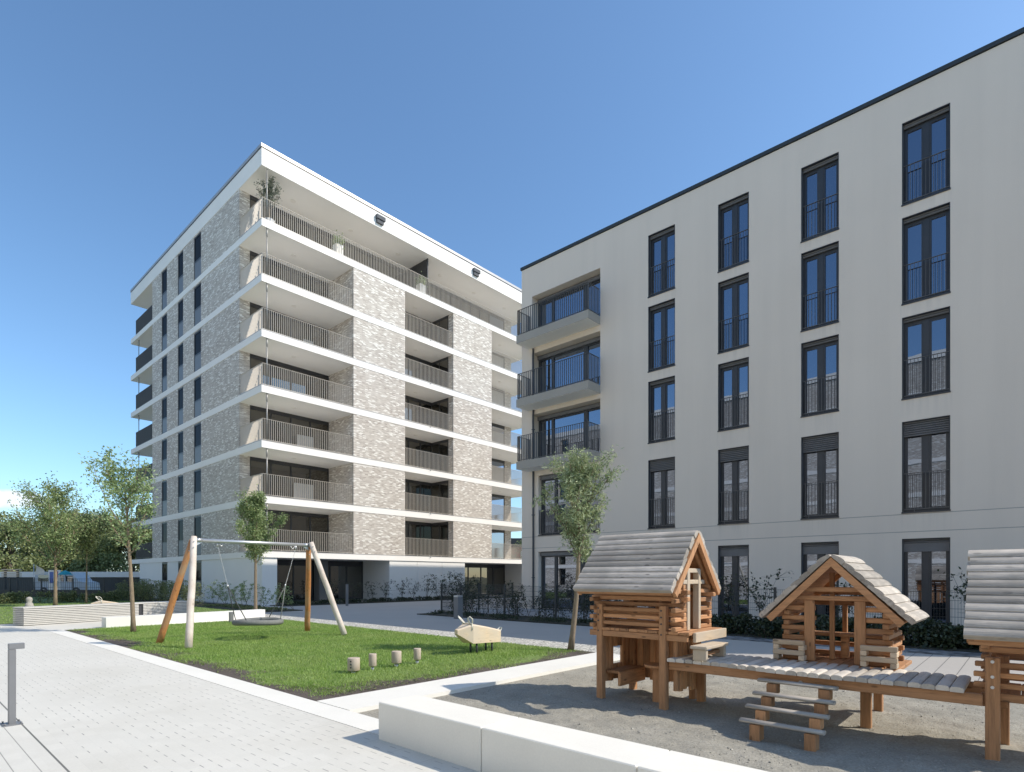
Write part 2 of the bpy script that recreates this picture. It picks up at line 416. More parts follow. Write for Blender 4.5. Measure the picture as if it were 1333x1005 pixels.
def asphaltmat():
    m, nt, bs = newmat('grey_asphalt_path')
    p = worldpos(nt); s = nt.nodes.new('ShaderNodeSeparateXYZ'); nt.links.new(p, s.inputs[0])
    c = ramp(nt, noise(nt, p, .35, 6), [(.3,(.40,.375,.345)),(.7,(.445,.42,.385))])
    c = mix(nt, .5, c, ramp(nt, noise(nt, p, 60, 3), [(.3,(.72,.72,.72)),(.7,(1,1,1))]), 'MULTIPLY')
    ju = math_(nt, 'LESS_THAN', math_(nt, 'FRACT', math_(nt, 'DIVIDE', s.outputs[1], .29)), .045)
    ar = math_(nt, 'LESS_THAN', s.outputs[1], 2.6)
    c = mix(nt, math_(nt, 'MULTIPLY', math_(nt, 'MULTIPLY', ju, ar), .8), c, (.07,.07,.07))
    nt.links.new(c, bs.inputs['Base Color']); bs.inputs['Roughness'].default_value = .85
    bump(nt, bs, noise(nt, p, 90, 2), .2, .004)
    return m
M['asphalt'] = asphaltmat()
def groundmix(name, stops, scale, bumpd=.02, vor=0, fine=30):
    m, nt, bs = newmat(name); p = worldpos(nt)
    c = ramp(nt, noise(nt, p, scale, 7, .65), stops)
    if vor:
        vo = nd(nt, 'ShaderNodeTexVoronoi', Scale=vor); nt.links.new(p, vo.inputs['Vector'])
        c = mix(nt, .75, c, ramp(nt, vo.outputs['Color'], [(.1,(.45,.45,.45)),(.9,(1.0,1.0,1.0))]), 'MULTIPLY')
        c = mix(nt, ramp(nt, vo.outputs['Distance'], [(.45,(0,0,0)),(.75,(1,1,1))]), c, tuple(x*.35 for x in stops[0][1]))
        bump(nt, bs, vo.outputs['Distance'], .5, bumpd)
    else:
        c = mix(nt, .6, c, ramp(nt, noise(nt, p, fine, 5, .7), [(.32,(.42,.42,.42)),(.68,(1.22,1.22,1.22))]), 'MULTIPLY')
        bump(nt, bs, noise(nt, p, fine, 6, .7), .6, bumpd)
    nt.links.new(c, bs.inputs['Base Color']); bs.inputs['Roughness'].default_value = .95
    return m
M['sand'] = groundmix('grit_sand', [(.3,(.285,.268,.225)),(.5,(.345,.325,.272)),(.7,(.40,.375,.318))], 2.2, .03, fine=46)
M['gravel'] = groundmix('light_gravel', [(.3,(.62,.60,.54)),(.7,(.78,.76,.69))], 1.2, .02, vor=22)
M['cobble'] = groundmix('cobble_strip', [(.3,(.20,.20,.20)),(.7,(.30,.30,.30))], 1.0, .03, vor=6)
M['terrace'] = groundmix('terrace_slabs', [(.3,(.40,.40,.40)),(.7,(.47,.47,.47))], .7, .004)
M['earth'] = groundmix('far_ground', [(.3,(.10,.11,.06)),(.7,(.16,.16,.10))], .2, .03)
M['bed'] = groundmix('bed_soil', [(.3,(.035,.035,.025)),(.7,(.07,.065,.045))], 2, .03)
def lawnmat():
    m, nt, bs = newmat('lawn_soil'); p = worldpos(nt); s = nt.nodes.new('ShaderNodeSeparateXYZ'); nt.links.new(p, s.inputs[0])
    g = ramp(nt, noise(nt, p, 2.2, 6), [(.3,(.13,.20,.045)),(.7,(.20,.28,.075))])
    so = ramp(nt, noise(nt, p, 26, 6, .7), [(.3,(.05,.04,.033)),(.7,(.135,.11,.092))])
    d = math_(nt, 'MINIMUM', math_(nt, 'SUBTRACT', s.outputs[0], 3.68), math_(nt, 'SUBTRACT', s.outputs[1], 6.67))
    n = math_(nt, 'ADD', d, math_(nt, 'MULTIPLY', math_(nt, 'SUBTRACT', noise(nt, p, .9, 5), .5), 2.6))
    f = ramp(nt, n, [(.30,(1,1,1)),(.46,(0,0,0))])
    nt.links.new(mix(nt, f, g, so), bs.inputs['Base Color']); bs.inputs['Roughness'].default_value = .95
    bump(nt, bs, noise(nt, p, 30, 5, .7), .6, .03)
    return m
M['lawn'] = lawnmat()
M['meadow'] = groundmix('far_lawn', [(.3,(.11,.17,.04)),(.7,(.17,.23,.065))], 1.5, .02)

# ================================================================== THE SETTING
struct(MB().box(-1500,1500,-1500,1500,-.6,-.16), 'ground', M['earth'])
g = MB(); g.box(-30,3.3,-14,24.9,-.15,0); g.box(-30,-1.5,24.905,60,-.15,0); g.box(3.309,9.9,20.9,24.9,-.15,0)
struct(g, 'stone_paving', M['paving'])
k = MB(); k.box(3.309,3.672,-14,20.9,-.15,.002); k.box(3.68,9.9,5.86,6.60,-.15,.006)
struct(k, 'kerb', M['kerb'])
struct(MB().box(9.9,10.9,5.9,24.9,-.15,.004), 'gravel_strip', M['gravel'])
struct(MB().box(10.9,40,-14,60,-.15,-.004), 'asphalt_path', M['asphalt'])
struct(MB().box(14.2,15.0,-12,7.4,-.02,.01), 'cobble_strip', M['cobble'])
struct(MB().box(15.0,16.9,-12,18.85,-.02,.03), 'planting_bed', M['bed'])
struct(MB().box(16.95,21.15,6.9,18.8,-.02,.012), 'terrace', M['terrace'])
struct(MB().box(14.3,36,29.0,30.6,-.02,.03), 'planting_bed', M['bed'])
struct(MB().box(11.0,13.2,24.9,50,-.02,.03), 'planting_bed', M['bed'])

def sheet(x0,x1,y0,y1,nx,ny,zf):
    mb = MB()
    for j in range(ny+1):
        for i in range(nx+1):
            x = x0+(x1-x0)*i/nx; y = y0+(y1-y0)*j/ny; mb.v.append((x,y,zf(x,y)))
    for j in range(ny):
        for i in range(nx):
            a = j*(nx+1)+i; mb.f.append((a,a+1,a+nx+2,a+nx+1)); mb.sm.append(True)
    return mb
def sandz(x, y):
    e = min(1, max(0, min(x-3.68, 5.86-y)/.35))
    return -.045 + e*(.028*mnoise.noise((x*.9,y*.9,0)) + .020*mnoise.noise((x*3.1,y*3.1,4)) + .012*mnoise.noise((x*8.3,y*8.3,9)))
struct(sheet(3.68,10.9,-6,5.86,230,380,sandz), 'sandpit', M['sand'])
def lawnz(x, y): return .0 + .012*mnoise.noise((x*2,y*2,1)) + .006*mnoise.noise((x*9,y*9,3))
struct(sheet(3.68,9.9,6.60,20.9,120,260,lawnz), 'lawn', M['lawn'])
struct(sheet(-1.5,11.0,24.9,60,60,140,lambda x,y: .02+.02*mnoise.noise((x,y,2))), 'lawn', M['meadow'])
M['grass'] = grassmat()
def grass(name, n, x0,x1,y0,y1, keep, hmin, hmax, w, seed, zf=0):
    rng = np.random.default_rng(seed)
    # more blades where the camera is close
    P = np.stack([rng.uniform(x0,x1,n), rng.uniform(y0,y1,n)], 1)
    m = np.array([keep(px,py) for px,py in P]); P = P[m & True]; n = len(P)
    h = rng.uniform(hmin,hmax,n); a = rng.uniform(0,6.283,n); lean = rng.normal(0,.5,(n,2))*h[:,None]
    V = np.zeros((n,3,3)); d = np.stack([np.cos(a),np.sin(a)],1)*w*rng.uniform(.6,1.3,n)[:,None]
    V[:,0,:2] = P-d; V[:,1,:2] = P+d; V[:,2,:2] = P+lean; V[:,2,2] = h
    V[:,:,2] += zf
    return fast_mesh(name, V.reshape(-1,3), 3, M['grass'], kind='stuff')
rr = random.Random(4)
def keep_lawn(x, y):
    d = min(x-3.68, y-6.62) + (mnoise.noise((x*.9,y*.9,7))*.85 + mnoise.noise((x*5,y*5,2))*.3)*.75
    if d < .12: return False
    if d < .50: return rr.random() < .10 + (d-.12)*1.8
    pn = mnoise.noise((x*.8,y*.8,21))
    return rr.random() < .80 + .25*pn
o = grass('grass', 190000, 3.68,9.88,6.62,20.8, keep_lawn, .020,.055, .0055, 1)
o = grass('grass', 22000, -1.4,10.9,25.0,42, lambda x,y: True, .03,.07, .012, 2, .01)
# clover leaves and weeds in the bare rim
wd = []; rng = np.random.default_rng(5)
for i in range(2600):
    if i % 2: x = 3.7+abs(rng.normal(0,.32)); y = rng.uniform(6.7,20.5)
    else: y = 6.64+abs(rng.normal(0,.30)); x = rng.uniform(3.7,9.8)
    if mnoise.noise((x*2.3,y*2.3,5)) < -.05: continue
    r = rng.uniform(.008,.024); a = rng.uniform(0,6.28); z = rng.uniform(.01,.05)
    for q in range(4):
        t = a+q*1.5708; wd.append((x+r*math.cos(t)*rng.uniform(.6,1.2), y+r*math.sin(t)*rng.uniform(.6,1.2), z+rng.uniform(-.008,.008)))
fast_mesh('weeds', wd, 4, M['leaf_h'], kind='stuff')

# ------------------------------------------------------------------ railings
def rail_x(mb, x0, x1, y, z, h=1.2, sp=.118, dep=.045, t=.012):
    mb.box(x0,x1,y-.025,y+.025,z+h-.012,z+h); mb.box(x0,x1,y-.02,y+.02,z+.05,z+.07)
    n = max(1,int(round((x1-x0)/sp)))
    for i in range(n+1):
        x = x0+t+(x1-x0-2*t)*i/n; mb.box(x-t/2,x+t/2,y-dep/2,y+dep/2,z+(-.12 if i%9==0 else .068),z+h-.011)
def rail_y(mb, y0, y1, x, z, h=1.2, sp=.118, dep=.045, t=.012):
    mb.box(x-.025,x+.025,y0,y1,z+h-.013,z+h-.001); mb.box(x-.02,x+.02,y0,y1,z+.05,z+.07)
    n = max(1,int(round((y1-y0)/sp)))
    for i in range(n+1):
        y = y0+t+(y1-y0-2*t)*i/n; mb.box(x-dep/2,x+dep/2,y-t/2,y+t/2,z+(-.12 if i%9==0 else .068),z+h-.012)

# ================================================================== BRICK APARTMENT TOWER (left)
A0,A1,B0,B1 = 14.0, 38.0, 30.9, 54.7       # u and v extent of the slabs
S = [2.95+3.005*k for k in range(7)]
tower = thing('apartment_building', 'tall pale brick apartment tower with white slab bands and wrap-around corner balconies', 'building', (26,42,0))
I = .02
VE = 49.3                                   # brick ends on the left facade, corner loggia beyond
UW, VW = 37.3, 33.8
lw = [(46.05,47.2),(42.8,43.85),(39.6,40.85)]     # window strips in the left facade
def flr(k_): return S[k_], ((S[k_+1]-.38) if k_ < 6 else 23.87)
def wall_holes(mb, x, y0, y1, z0, z1, holes, depth):
    Y = sorted(set([y0,y1]+[h[0] for h in holes]+[h[1] for h in holes])); Z = sorted(set([z0,z1]+[h[2] for h in holes]+[h[3] for h in holes]))
    vid = {}
    def P(i,j):
        if (i,j) not in vid: vid[i,j] = len(mb.v); mb.v.append((x,Y[i],Z[j]))
        return vid[i,j]
    for i in range(len(Y)-1):
        for j in range(len(Z)-1):
            cy = (Y[i]+Y[i+1])/2; cz = (Z[j]+Z[j+1])/2
            if any(h[0] < cy < h[1] and h[2] < cz < h[3] for h in holes): continue
            mb.f.append((P(i,j),P(i+1,j),P(i+1,j+1),P(i,j+1))); mb.sm.append(False)
    for a,b,c,d in holes:
        i0,i1,j0,j1 = Y.index(a),Y.index(b),Z.index(c),Z.index(d)
        ring = [P(i,j0) for i in range(i0,i1)]+[P(i1,j) for j in range(j0,j1)]+[P(i,j1) for i in range(i1,i0,-1)]+[P(i0,j) for j in range(j1,j0,-1)]
        n0 = len(mb.v); mb.v += [(x+depth, mb.v[q][1], mb.v[q][2]) for q in ring]; m_ = len(ring)
        for q in range(m_): mb.f.append((ring[q],ring[(q+1)%m_],n0+(q+1)%m_,n0+q)); mb.sm.append(False)
bk = MB(); wall_holes(bk, A0+I, VW+.002, VE-.002, S[0]-.2, 23.88, [(y0,y1,flr(k_)[0],flr(k_)[1]-.06) for (y0,y1) in lw for k_ in range(7)], .3)
bk.build('brick_wall', M['brick'], tower)
def brick(*b): MB().box(*b).build('brick_wall', M['brick'], tower)
brick(A0+I+.003, A0+.62, VW, VW+.3, S[0]-.2, 23.88)
for (x0,x1) in ((19.7,23.62),(27.93,31.9)):                  # solid brick piers in the lit facade
    brick(x0, x1, B0+I, B0+.4, S[0]-.2, S[6]-.2); brick(x0, x0+.4, B0+.402, VW, S[0]-.2, S[6]-.2)
    if x0 < 25: brick(x1-.3, x1, B0+.402, B0+2.3, S[0]-.2, S[6]-.2)
    else: brick(x1-.3, x1, B0+.402, VW, S[0]-.2, S[6]-.2)
brick(36.5, UW, VW, VW+.4, S[0]-.2, 23.88)      # end of the rear wall by the right-hand corner
brick(UW-.4, UW, VW+.402, B1-2.4, S[0]-.2, 23.88)
brick(A0+2.6, UW, B1-2.602, B1-2.4, S[0]-.2, 23.88)
brick(A0+.05, A0+2.6, VE-.3, VE, S[0]-.2, 23.88)
brick(A0+2.6, A0+2.9, VE+.002, B1-2.604, S[0]-.2, 23.88)
for k_ in range(7):
    th = .38 if k_ else .33
    o = MB().box(A0, A1, B0, B1, S[k_]-th, S[k_]).build('floor_slab', M['white'], tower)
    e = MB(); e.box(A0-.012,A1+.012,B0-.012,B0+.06,S[k_]+.001,S[k_]+.03); e.box(A0-.012,A0+.06,B0+.06,B0+2.8,S[k_]+.001,S[k_]+.03)
    e.build('drip_edge', M['coping'], o)
    # soffit lining a hair below, in a warmer white
    sf = MB().box(A0+.03,A1-.03,B0+.03,B1-.03,S[k_]-th-.004,S[k_]-th+.02).build('soffit', M['soffit'], o)
    z = S[k_]-th-.03
    if k_:
        for (x,y) in ((16.6,32.4),(25.6,32.3),(34.4,32.4)): MB().tube([(x,y,z),(x,y,z+.035)],.14,12).build('ceiling_lamp', M['white'], o)
    sp = MB()
    sp.tube([(25.75,B0+.02,S[k_]-.02),(25.75,B0-.10,S[k_]-.07)],.02,6)
    sp.build('drain_spout', M['vent'], o)
rf = MB().box(A0,A1,B0,B1,23.87,24.86).build('roof', M['white'], tower)
cp = MB(); cp.box(A0-.03,A1+.03,B0-.03,B0+.3,24.861,25.04); cp.box(A0-.03,A0+.3,B0+.3,B1+.03,24.861,25.04); cp.box(A0+.3,A1+.03,B1-.3,B1+.03,24.861,25.04); cp.box(A1-.3,A1+.03,B0+.3,B1-.3,24.861,25.04)
cp.build('coping', M['coping'], rf)
dk_ = MB(); dk_.box(A0-.004,A1+.004,B0-.004,B0+.2,24.80,24.8605); dk_.box(A0-.004,A0+.2,B0+.2,B1,24.80,24.8605); dk_.build('painted_shadow_line', M['anthra'], rf)  # dark strip added to paint in the shadow line below the coping
MB().box(A0+.03,A1-.03,B0+.03,B1-.03,23.862,23.89).build('soffit', M['soffit'], rf)
for x in (16.6,20.5,24.2,28,31.5,35): MB().tube([(x,32.5,23.83),(x,32.5,23.866)],.15,12).build('ceiling_lamp', M['white'], rf)
for x in (21.6,30.15):
    m_ = MB(); m_.box(x-.32,x+.32,B0-.20,B0+.02,24.32,24.56); m_.box(x-.27,x+.22,B0-.14,B0+.02,24.08,24.319)
    m_.build('overflow_box', M['vent'], rf)

# windows: one per strip and floor on the left facade
for k_ in range(-1,7):
    z0 = S[k_]+.002 if k_ >= 0 else .35
    z1 = ((S[k_+1]-.38) if k_ < 6 else 23.87) - (.065 if k_ >= 0 else .0)
    for (y0,y1) in lw:
        x = A0+.045; fr = MB()
        fr.box(x,x+.07,y0+.002,y0+.075,z0,z1-.002); fr.box(x,x+.07,y1-.075,y1-.002,z0,z1-.002)
        fr.box(x,x+.07,y0+.075,y1-.075,z1-.08,z1-.002); fr.box(x,x+.07,y0+.075,y1-.075,z0,z0+.08)
        zz = z0+.42*(z1-z0); fr.box(x-.01,x+.07,y0+.075,y1-.075,zz-.03,zz+.03)
        w = fr.build('window', M['anthra'], tower)
        MB().box(x+.03,x+.04,y0+.075,y1-.075,zz+.03,z1-.08).build('pane', M['glass_strip'], w)
        MB().box(x+.01,x+.035,y0+.075,y1-.075,z0+.08,zz-.03).build('lower_panel', M['shutter'], w)
# glazing at the back of the balconies
def glazing_x(x0, x1, y, z0, z1, n, parent, glass='glass_dim', head=.22, door=None):
    fr = MB(); fr.box(x0,x1,y,y+.08,z1-head,z1); fr.box(x0,x1,y,y+.08,z0,z0+.09)
    for i in range(n+1):
        x = x0+(x1-x0)*i/n; fr.box(max(x0,x-.045),min(x1,x+.045),y+.001,y+.08,z0+.09,z1-head)
    w = fr.build('window', M['anthra'], parent)
    gp = MB()
    for i in range(n):
        a = x0+(x1-x0)*i/n+.045; b = x0+(x1-x0)*(i+1)/n-.045
        if b > a: gp.box(a,b,y+.04,y+.05,z0+.09,z1-head)
    gp.build('pane', M[glass], w); return w
rnd = random.Random(11)
for k_ in range(7):
    z0 = S[k_]+.03; z1 = (S[k_+1]-.385) if k_ < 6 else 23.86
    dz = .0
    w = glazing_x(A0+.62, 19.7 if k_ < 6 else 25.9, VW+.02, z0, z1, 4 if k_ < 6 else 8, tower)
    if k_ in (1,2,4):
        MB().box(17.0+.2*k_,18.5,VW-.25,VW-.2,z0+.2,z0+1.35).build('curtain', M['drape'], w)
    if k_ < 6:
        glazing_x(23.62, 27.93, B0+2.4, z0, z1, 4, tower)
        fr = MB(); x = 27.915                                      # side window of the loggia (faces -u)
        fr.box(x,x+.013,B0+.55,B0+2.38,z1-.2,z1); fr.box(x,x+.013,B0+.55,B0+.63,z0,z1-.2); fr.box(x,x+.013,B0+1.5,B0+1.58,z0,z1-.2)
        w = fr.build('window', M['anthra'], tower)
        MB().box(x+.001,x+.010,B0+.63,B0+1.5,z0,z1-.2).box(x+.001,x+.010,B0+1.58,B0+2.38,z0,z1-.2).build('pane', M['glass_dim'], w)
        glazing_x(31.95, 34.6, VW+.02, z0, z1, 2, tower)
        w = glazing_x(34.6, 36.5, VW+.02, z0, z1, 1, tower, 'glass')
        if k_ in (2,3,4,5): MB().box(34.8,36.3,VW-.05,VW-.0,z0+.15,z0+(1.9 if k_ < 4 else 2.35)).build('sun_blind', M['drape'], w)
    else:
        glazing_x(25.98, 34.6, VW+.02, z0, z1, 8, tower); glazing_x(34.6, 36.5, VW+.02, z0, z1, 1, tower, 'glass')
# privacy screens and party wall on the top terrace
MB().box(25.9,25.97,B0+.45,VW,S[6]+.03,23.86).build('privacy_screen', M['anthra'], tower)
# balcony railings
def railing(parts, z):
    mb = MB()
    for p in parts:
        if p[0] == 'x': rail_x(mb, p[1], p[2], p[3], z)
        else: rail_y(mb, p[1], p[2], p[3], z)
    return mb.build('railing', M['rail'], tower)
for k_ in range(7):
    z = S[k_]+.03
    if k_ < 6:
        railing([('x',A0+.09,19.69,B0+.10),('y',B0+.13,VW-.03,A0+.09)], z)
        railing([('x',23.66,27.9,B0+.10)], z)
        railing([('x',31.92,A1-.09,B0+.10),('y',B0+.13,VW+3,A1-.09)], z)
    else:
        railing([('x',A0+.09,A1-.09,B0+.10),('y',B0+.13,VW-.03,A0+.09),('y',B0+.13,VW+3,A1-.09)], z)
    mb = MB(); rail_y(mb, VE+.03, 53.6, A0+.09, z, sp=.10); rail_x(mb, A0+.12, A0+2.6, 53.6, z)
    mb.build('railing', M['rail_grey'], tower)
# thin steel hangers at the open corners
for (x,y) in ((14.34,31.0),(14.2,53.3),(37.7,31.0)):
    for k_ in range(6):
        mb = MB(); mb.tube([(x,y,S[k_]+.02),(x,y,S[k_+1]-.385)],.030,8); mb.tube([(x,y,S[k_+1]-.83),(x,y,S[k_+1]-.386)],.046,8)
        mb.build('hanger_rod', M['rod'], tower)
mb = MB(); mb.tube([(14.34,31.0,S[6]),(14.34,31.0,23.86)],.028,8); mb.build('hanger_rod', M['rod'], tower)
# ground floor
gf = MB(); wall_holes(gf, A0+.05, 30.98, 52.5, -.1, 2.625, [(y0,y1,.34,2.61) for (y0,y1) in lw], .3)
gf.build('ground_floor_wall', M['panel'], tower)
MB().box(A0+.053,14.9,30.98,31.35,-.1,2.621).build('ground_floor_wall', M['panel'], tower)
MB().box(14.5,14.9,31.352,34.5,-.1,2.621).build('ground_floor_wall', M['panel'], tower)
for (a,b) in ((22.4,24.66),(24.68,26.9),(26.92,29.1)): MB().box(a,b,30.96,31.4,-.1,2.621).build('wall_panel', M['panel'], tower)
MB().box(22.42,22.8,31.402,34.5,-.1,2.621).build('ground_floor_wall', M['panel'], tower)
MB().box(28.7,29.08,31.402,34.5,-.1,2.621).build('ground_floor_wall', M['panel'], tower)
MB().box(36.3,37.6,31.5,34.5,-.1,2.621).build('ground_floor_wall', M['panel'], tower)
MB().box(A0+.45,37,51,52.4,-.1,2.621).build('ground_floor_wall', M['panel'], tower)
glazing_x(14.9, 22.4, 34.0, 0.05, 2.6, 6, tower, head=.35)
glazing_x(29.1, 36.3, 33.6, 0.05, 2.6, 5, tower, head=.3)
for x in (16.3,19.7): MB().tube([(x,32.2,2.59),(x,32.2,2.612)],.16,12).build('ceiling_lamp', M['white'], tower)
mb = MB().cbox(18.7,19.3,33.2,33.9,0,2.6,.02); mb.build('column', M['grey_post'], tower)

# ================================================================== GREY RENDERED BUILDING (right)
cols_ = [(10.45,11.63),(7.58,8.72),(4.68,5.83),(1.76,2.95),(-1.5,-.35)]
rows_ = [(0.02,2.72),(3.54,6.32),(7.03,9.53),(9.95,12.60),(13.0,15.52)]
def rendermat():
    m, nt, bs = newmat('grey_render'); p = worldpos(nt); s = nt.nodes.new('ShaderNodeSeparateXYZ'); nt.links.new(p, s.inputs[0]); z = s.outputs[2]
    c = ramp(nt, noise(nt, p, .22, 5), [(.3,(.80,.69,.575)),(.7,(.84,.728,.61))])
    c = mix(nt, .3, c, ramp(nt, noise(nt, p, 45, 4), [(.3,(.86,.86,.86)),(.7,(1,1,1))]), 'MULTIPLY')
    mp = nt.nodes.new('ShaderNodeMapping'); mp.inputs['Scale'].default_value = (1.6,1.6,.10); nt.links.new(p, mp.inputs[0])
    c = mix(nt, .35, c, ramp(nt, noise(nt, mp.outputs[0], 1.0, 5), [(.35,(.90,.90,.90)),(.6,(1,1,1))]), 'MULTIPLY')
    y_ = s.outputs[1]; mp3 = nt.nodes.new('ShaderNodeMapping'); mp3.inputs['Scale'].default_value = (1,7,.35); nt.links.new(p, mp3.inputs[0])
    stk = ramp(nt, noise(nt, mp3.outputs[0], 1.0, 4), [(.45,(0,0,0)),(.65,(1,1,1))]); acc = None
    for (ya,yb) in cols_:
        iny = math_(nt, 'MULTIPLY', math_(nt, 'GREATER_THAN', y_, ya-.05), math_(nt, 'LESS_THAN', y_, yb+.05))
        acc = iny if acc is None else math_(nt, 'ADD', acc, iny)
    zf = None
    for (za,zb) in rows_[1:]:
        t = nt.nodes.new('ShaderNodeMapRange'); t.inputs['From Min'].default_value = za-.75; t.inputs['From Max'].default_value = za-.04; nt.links.new(z, t.inputs['Value'])
        t2 = math_(nt, 'MULTIPLY', t.outputs[0], math_(nt, 'LESS_THAN', z, za)); zf = t2 if zf is None else math_(nt, 'MAXIMUM', zf, t2)
    c = mix(nt, math_(nt, 'MULTIPLY', math_(nt, 'MULTIPLY', acc, zf), math_(nt, 'MULTIPLY', stk, .13)), c, (.30,.28,.25))
    for zz in (2.93,3.47):
        j = math_(nt, 'LESS_THAN', math_(nt, 'ABSOLUTE', math_(nt, 'SUBTRACT', z, zz)), .011)
        c = mix(nt, math_(nt, 'MULTIPLY', j, .6), c, (.16,.155,.15))
    nt.links.new(c, bs.inputs['Base Color']); bs.inputs['Roughness'].default_value = .9
    bump(nt, bs, noise(nt, p, 60, 4), .25, .004)
    return m
M['render'] = rendermat()
WU, WV0, WV1, WH = 21.2, -9.0, 18.5, 16.52
gb = thing('residential_building', 'grey rendered five-storey building with dark French windows and jutting grey balconies', 'building', (27,5,0))
LG = (13.95,17.85); lrows = [(0.05,2.75),(3.54,6.38),(6.98,9.35),(9.92,12.30),(12.92,15.05)]
ops = [(y0,y1,z0,z1) for (y0,y1) in cols_ for (z0,z1) in rows_] + [(LG[0],LG[1] if i > 1 else 17.45,z0,z1) for i,(z0,z1) in enumerate(lrows)]
wm = MB(); wall_holes(wm, WU, WV0, WV1, 0, WH, ops, .62)
wm.add([(WU,WV1,0),(WU+24,WV1,0),(WU+24,WV1,WH),(WU,WV1,WH)],[(0,1,2,3)])
wm.add([(WU,WV0,0),(WU+24,WV0,0),(WU+24,WV0,WH),(WU,WV0,WH)],[(0,1,2,3)])
wm.add([(WU+24,WV0,0),(WU+24,WV1,0),(WU+24,WV1,WH),(WU+24,WV0,WH)],[(0,1,2,3)])
wm.build('rendered_wall', M['render'], gb)
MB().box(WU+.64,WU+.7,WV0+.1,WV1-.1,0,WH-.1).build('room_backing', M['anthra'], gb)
r_ = MB().box(WU+.1,WU+23.9,WV0+.1,WV1-.1,WH-.05,WH+.02).build('roof', M['coping'], gb)
cp = MB(); cp.box(WU-.05,WU+.35,WV0-.05,WV1+.05,WH+.021,WH+.15); cp.box(WU+.35,WU+24.05,WV1-.3,WV1+.05,WH+.021,WH+.15)
cp.build('coping', M['dark_steel'], r_)
for ci,(y0,y1) in enumerate(cols_):
    for ri,(z0,z1) in enumerate(rows_):
        x = WU+.20; fr = MB(); f = .07; ym = (y0+y1)/2; e = .004
        hd = .17
        fr.box(x,x+.1,y0+e,y0+f,z0+e,z1-e); fr.box(x,x+.1,y1-f,y1-e,z0+e,z1-e); fr.box(x,x+.1,y0+f,y1-f,z0+e,z0+f)
        fr.box(x,x+.1,y0+f,y1-f,z1-hd,z1-e); fr.box(x-.012,x+.09,ym-.075,ym+.075,z0+f,z1-hd)
        for a,b in ((y0+f,ym-.075),(ym+.075,y1-f)):                   # casements
            fr.box(x+.005,x+.09,a,a+.05,z0+f,z1-hd); fr.box(x+.005,x+.09,b-.05,b,z0+f,z1-hd)
            fr.box(x+.005,x+.09,a+.05,b-.05,z0+f,z0+f+.07); fr.box(x+.005,x+.09,a+.05,b-.05,z1-hd-.06,z1-hd)
        fr.box(WU+.004,x,y0+.003,y0+.022,z0+.004,z1-.004); fr.box(WU+.004,x,y1-.022,y1-.003,z0+.004,z1-.004); fr.box(WU+.004,x,y0+.022,y1-.022,z1-.022,z1-.004)
        w = fr.build('window', M['anthra'], gb)
        gp = MB()
        for a,b in ((y0+f+.05,ym-.125),(ym+.125,y1-f-.05)): gp.box(x+.045,x+.055,a,b,z0+f+.07,z1-hd-.06)
        gp.build('pane', M['glass'], w)
        sl_ = MB(); sl_.box(WU-.03,x,y0-.012,y1+.012,z0-.045,z0-.002); sl_.build('sill', M['anthra'], w)
        if ri:
            rm = MB(); rail_y(rm, y0+.012, y1-.012, WU+.045, z0+.02, 1.17, .098, .03, .011); rm.build('railing', M['rail_grey'], w)
        drop = {1: .47+.03*((ci*7)%3), 0: .16+.02*(ci%2)}.get(ri, 0.1)
        sm_ = MB(); nsl = max(2,int(drop/.066))
        for q in range(nsl):
            zc = z1-.01-.066*q; sm_.prism([(x-.072,zc),(x-.098,zc-.018),(x-.094,zc-.044),(x-.066,zc-.060),(x-.055,zc-.060),(x-.055,zc)],'y',y0+.03,y1-.03)
        sm_.box(x-.10,x-.06,y0+.006,y0+.029,z0+.02,z1-.01); sm_.box(x-.10,x-.06,y1-.029,y1-.006,z0+.02,z1-.01)
        if ri == 0: sm_.box(x-.06,x-.02,y0+.03,y1-.03,z1-.4,z1-.01)
        sm_.build('roller_shutter', M['shutter'], w)
# loggias and their glazing
for ri,(z0,z1) in enumerate(lrows):
    y0 = LG[0]; y1 = LG[1] if ri > 1 else 17.45
    x = WU+(.50 if ri > 1 else .22); fr = MB()
    fr.box(x,x+.1,y0+.004,y1-.004,z1-.26,z1-.004); fr.box(x,x+.1,y0+.004,y1-.004,z0+.004,z0+.09)
    ysx = [y0+.004, y0+.95, y0+1.10, y0+2.55, y0+2.68, y1-.09]; gl = []
    for a,b in ((y0+.004,y0+.13),(y0+1.0,y0+1.22),(y1-.95,y1-.80),(y1-.13,y1-.004)): fr.box(x+.001,x+.1,a,b,z0+.09,z1-.26)
    w = fr.build('window', M['anthra'], gb)
    gp = MB()
    for a,b in ((y0+.13,y0+1.0),(y0+1.22,y1-.95),(y1-.80,y1-.13)): gp.box(x+.05,x+.06,a,b,z0+.09,z1-.26)
    gp.build('pane', M['glass'], w)
    MB().box(x-.10,x-.01,y0+.02,y1-.02,z1-.20,z1-.03).build('shutter_box', M['shutter'], w)
    if ri in (0,1):
        MB().box(WU-.03,x,y0-.012,y1+.012,z0-.045,z0-.002).build('sill', M['anthra'], w)
        if ri == 1:
            rm = MB(); rail_y(rm, y0+.01, y1-.01, WU+.05, z0+.02, 1.17, .10, .03); rm.build('railing', M['rail_grey'], w)
    else:
        bz = z0
        b_ = MB().box(20.28,WU-.002,LG[0],18.04,bz-.36,bz).build('balcony', M['balc'], gb)
        MB().box(20.30,WU-.01,LG[0]+.02,18.02,bz-.366,bz-.34).build('soffit', M['soffit'], b_)
        rm = MB(); rail_y(rm, LG[0]+.03, 18.01, 20.33, bz+.0, 1.2, .115, .04); rail_x(rm, 20.36, WU-.02, LG[0]+.05, bz, 1.2, .115, .04); rail_x(rm, 20.36, WU-.02, 17.98, bz, 1.2, .115, .04)
        rm.build('railing', M['rail_grey'], b_)
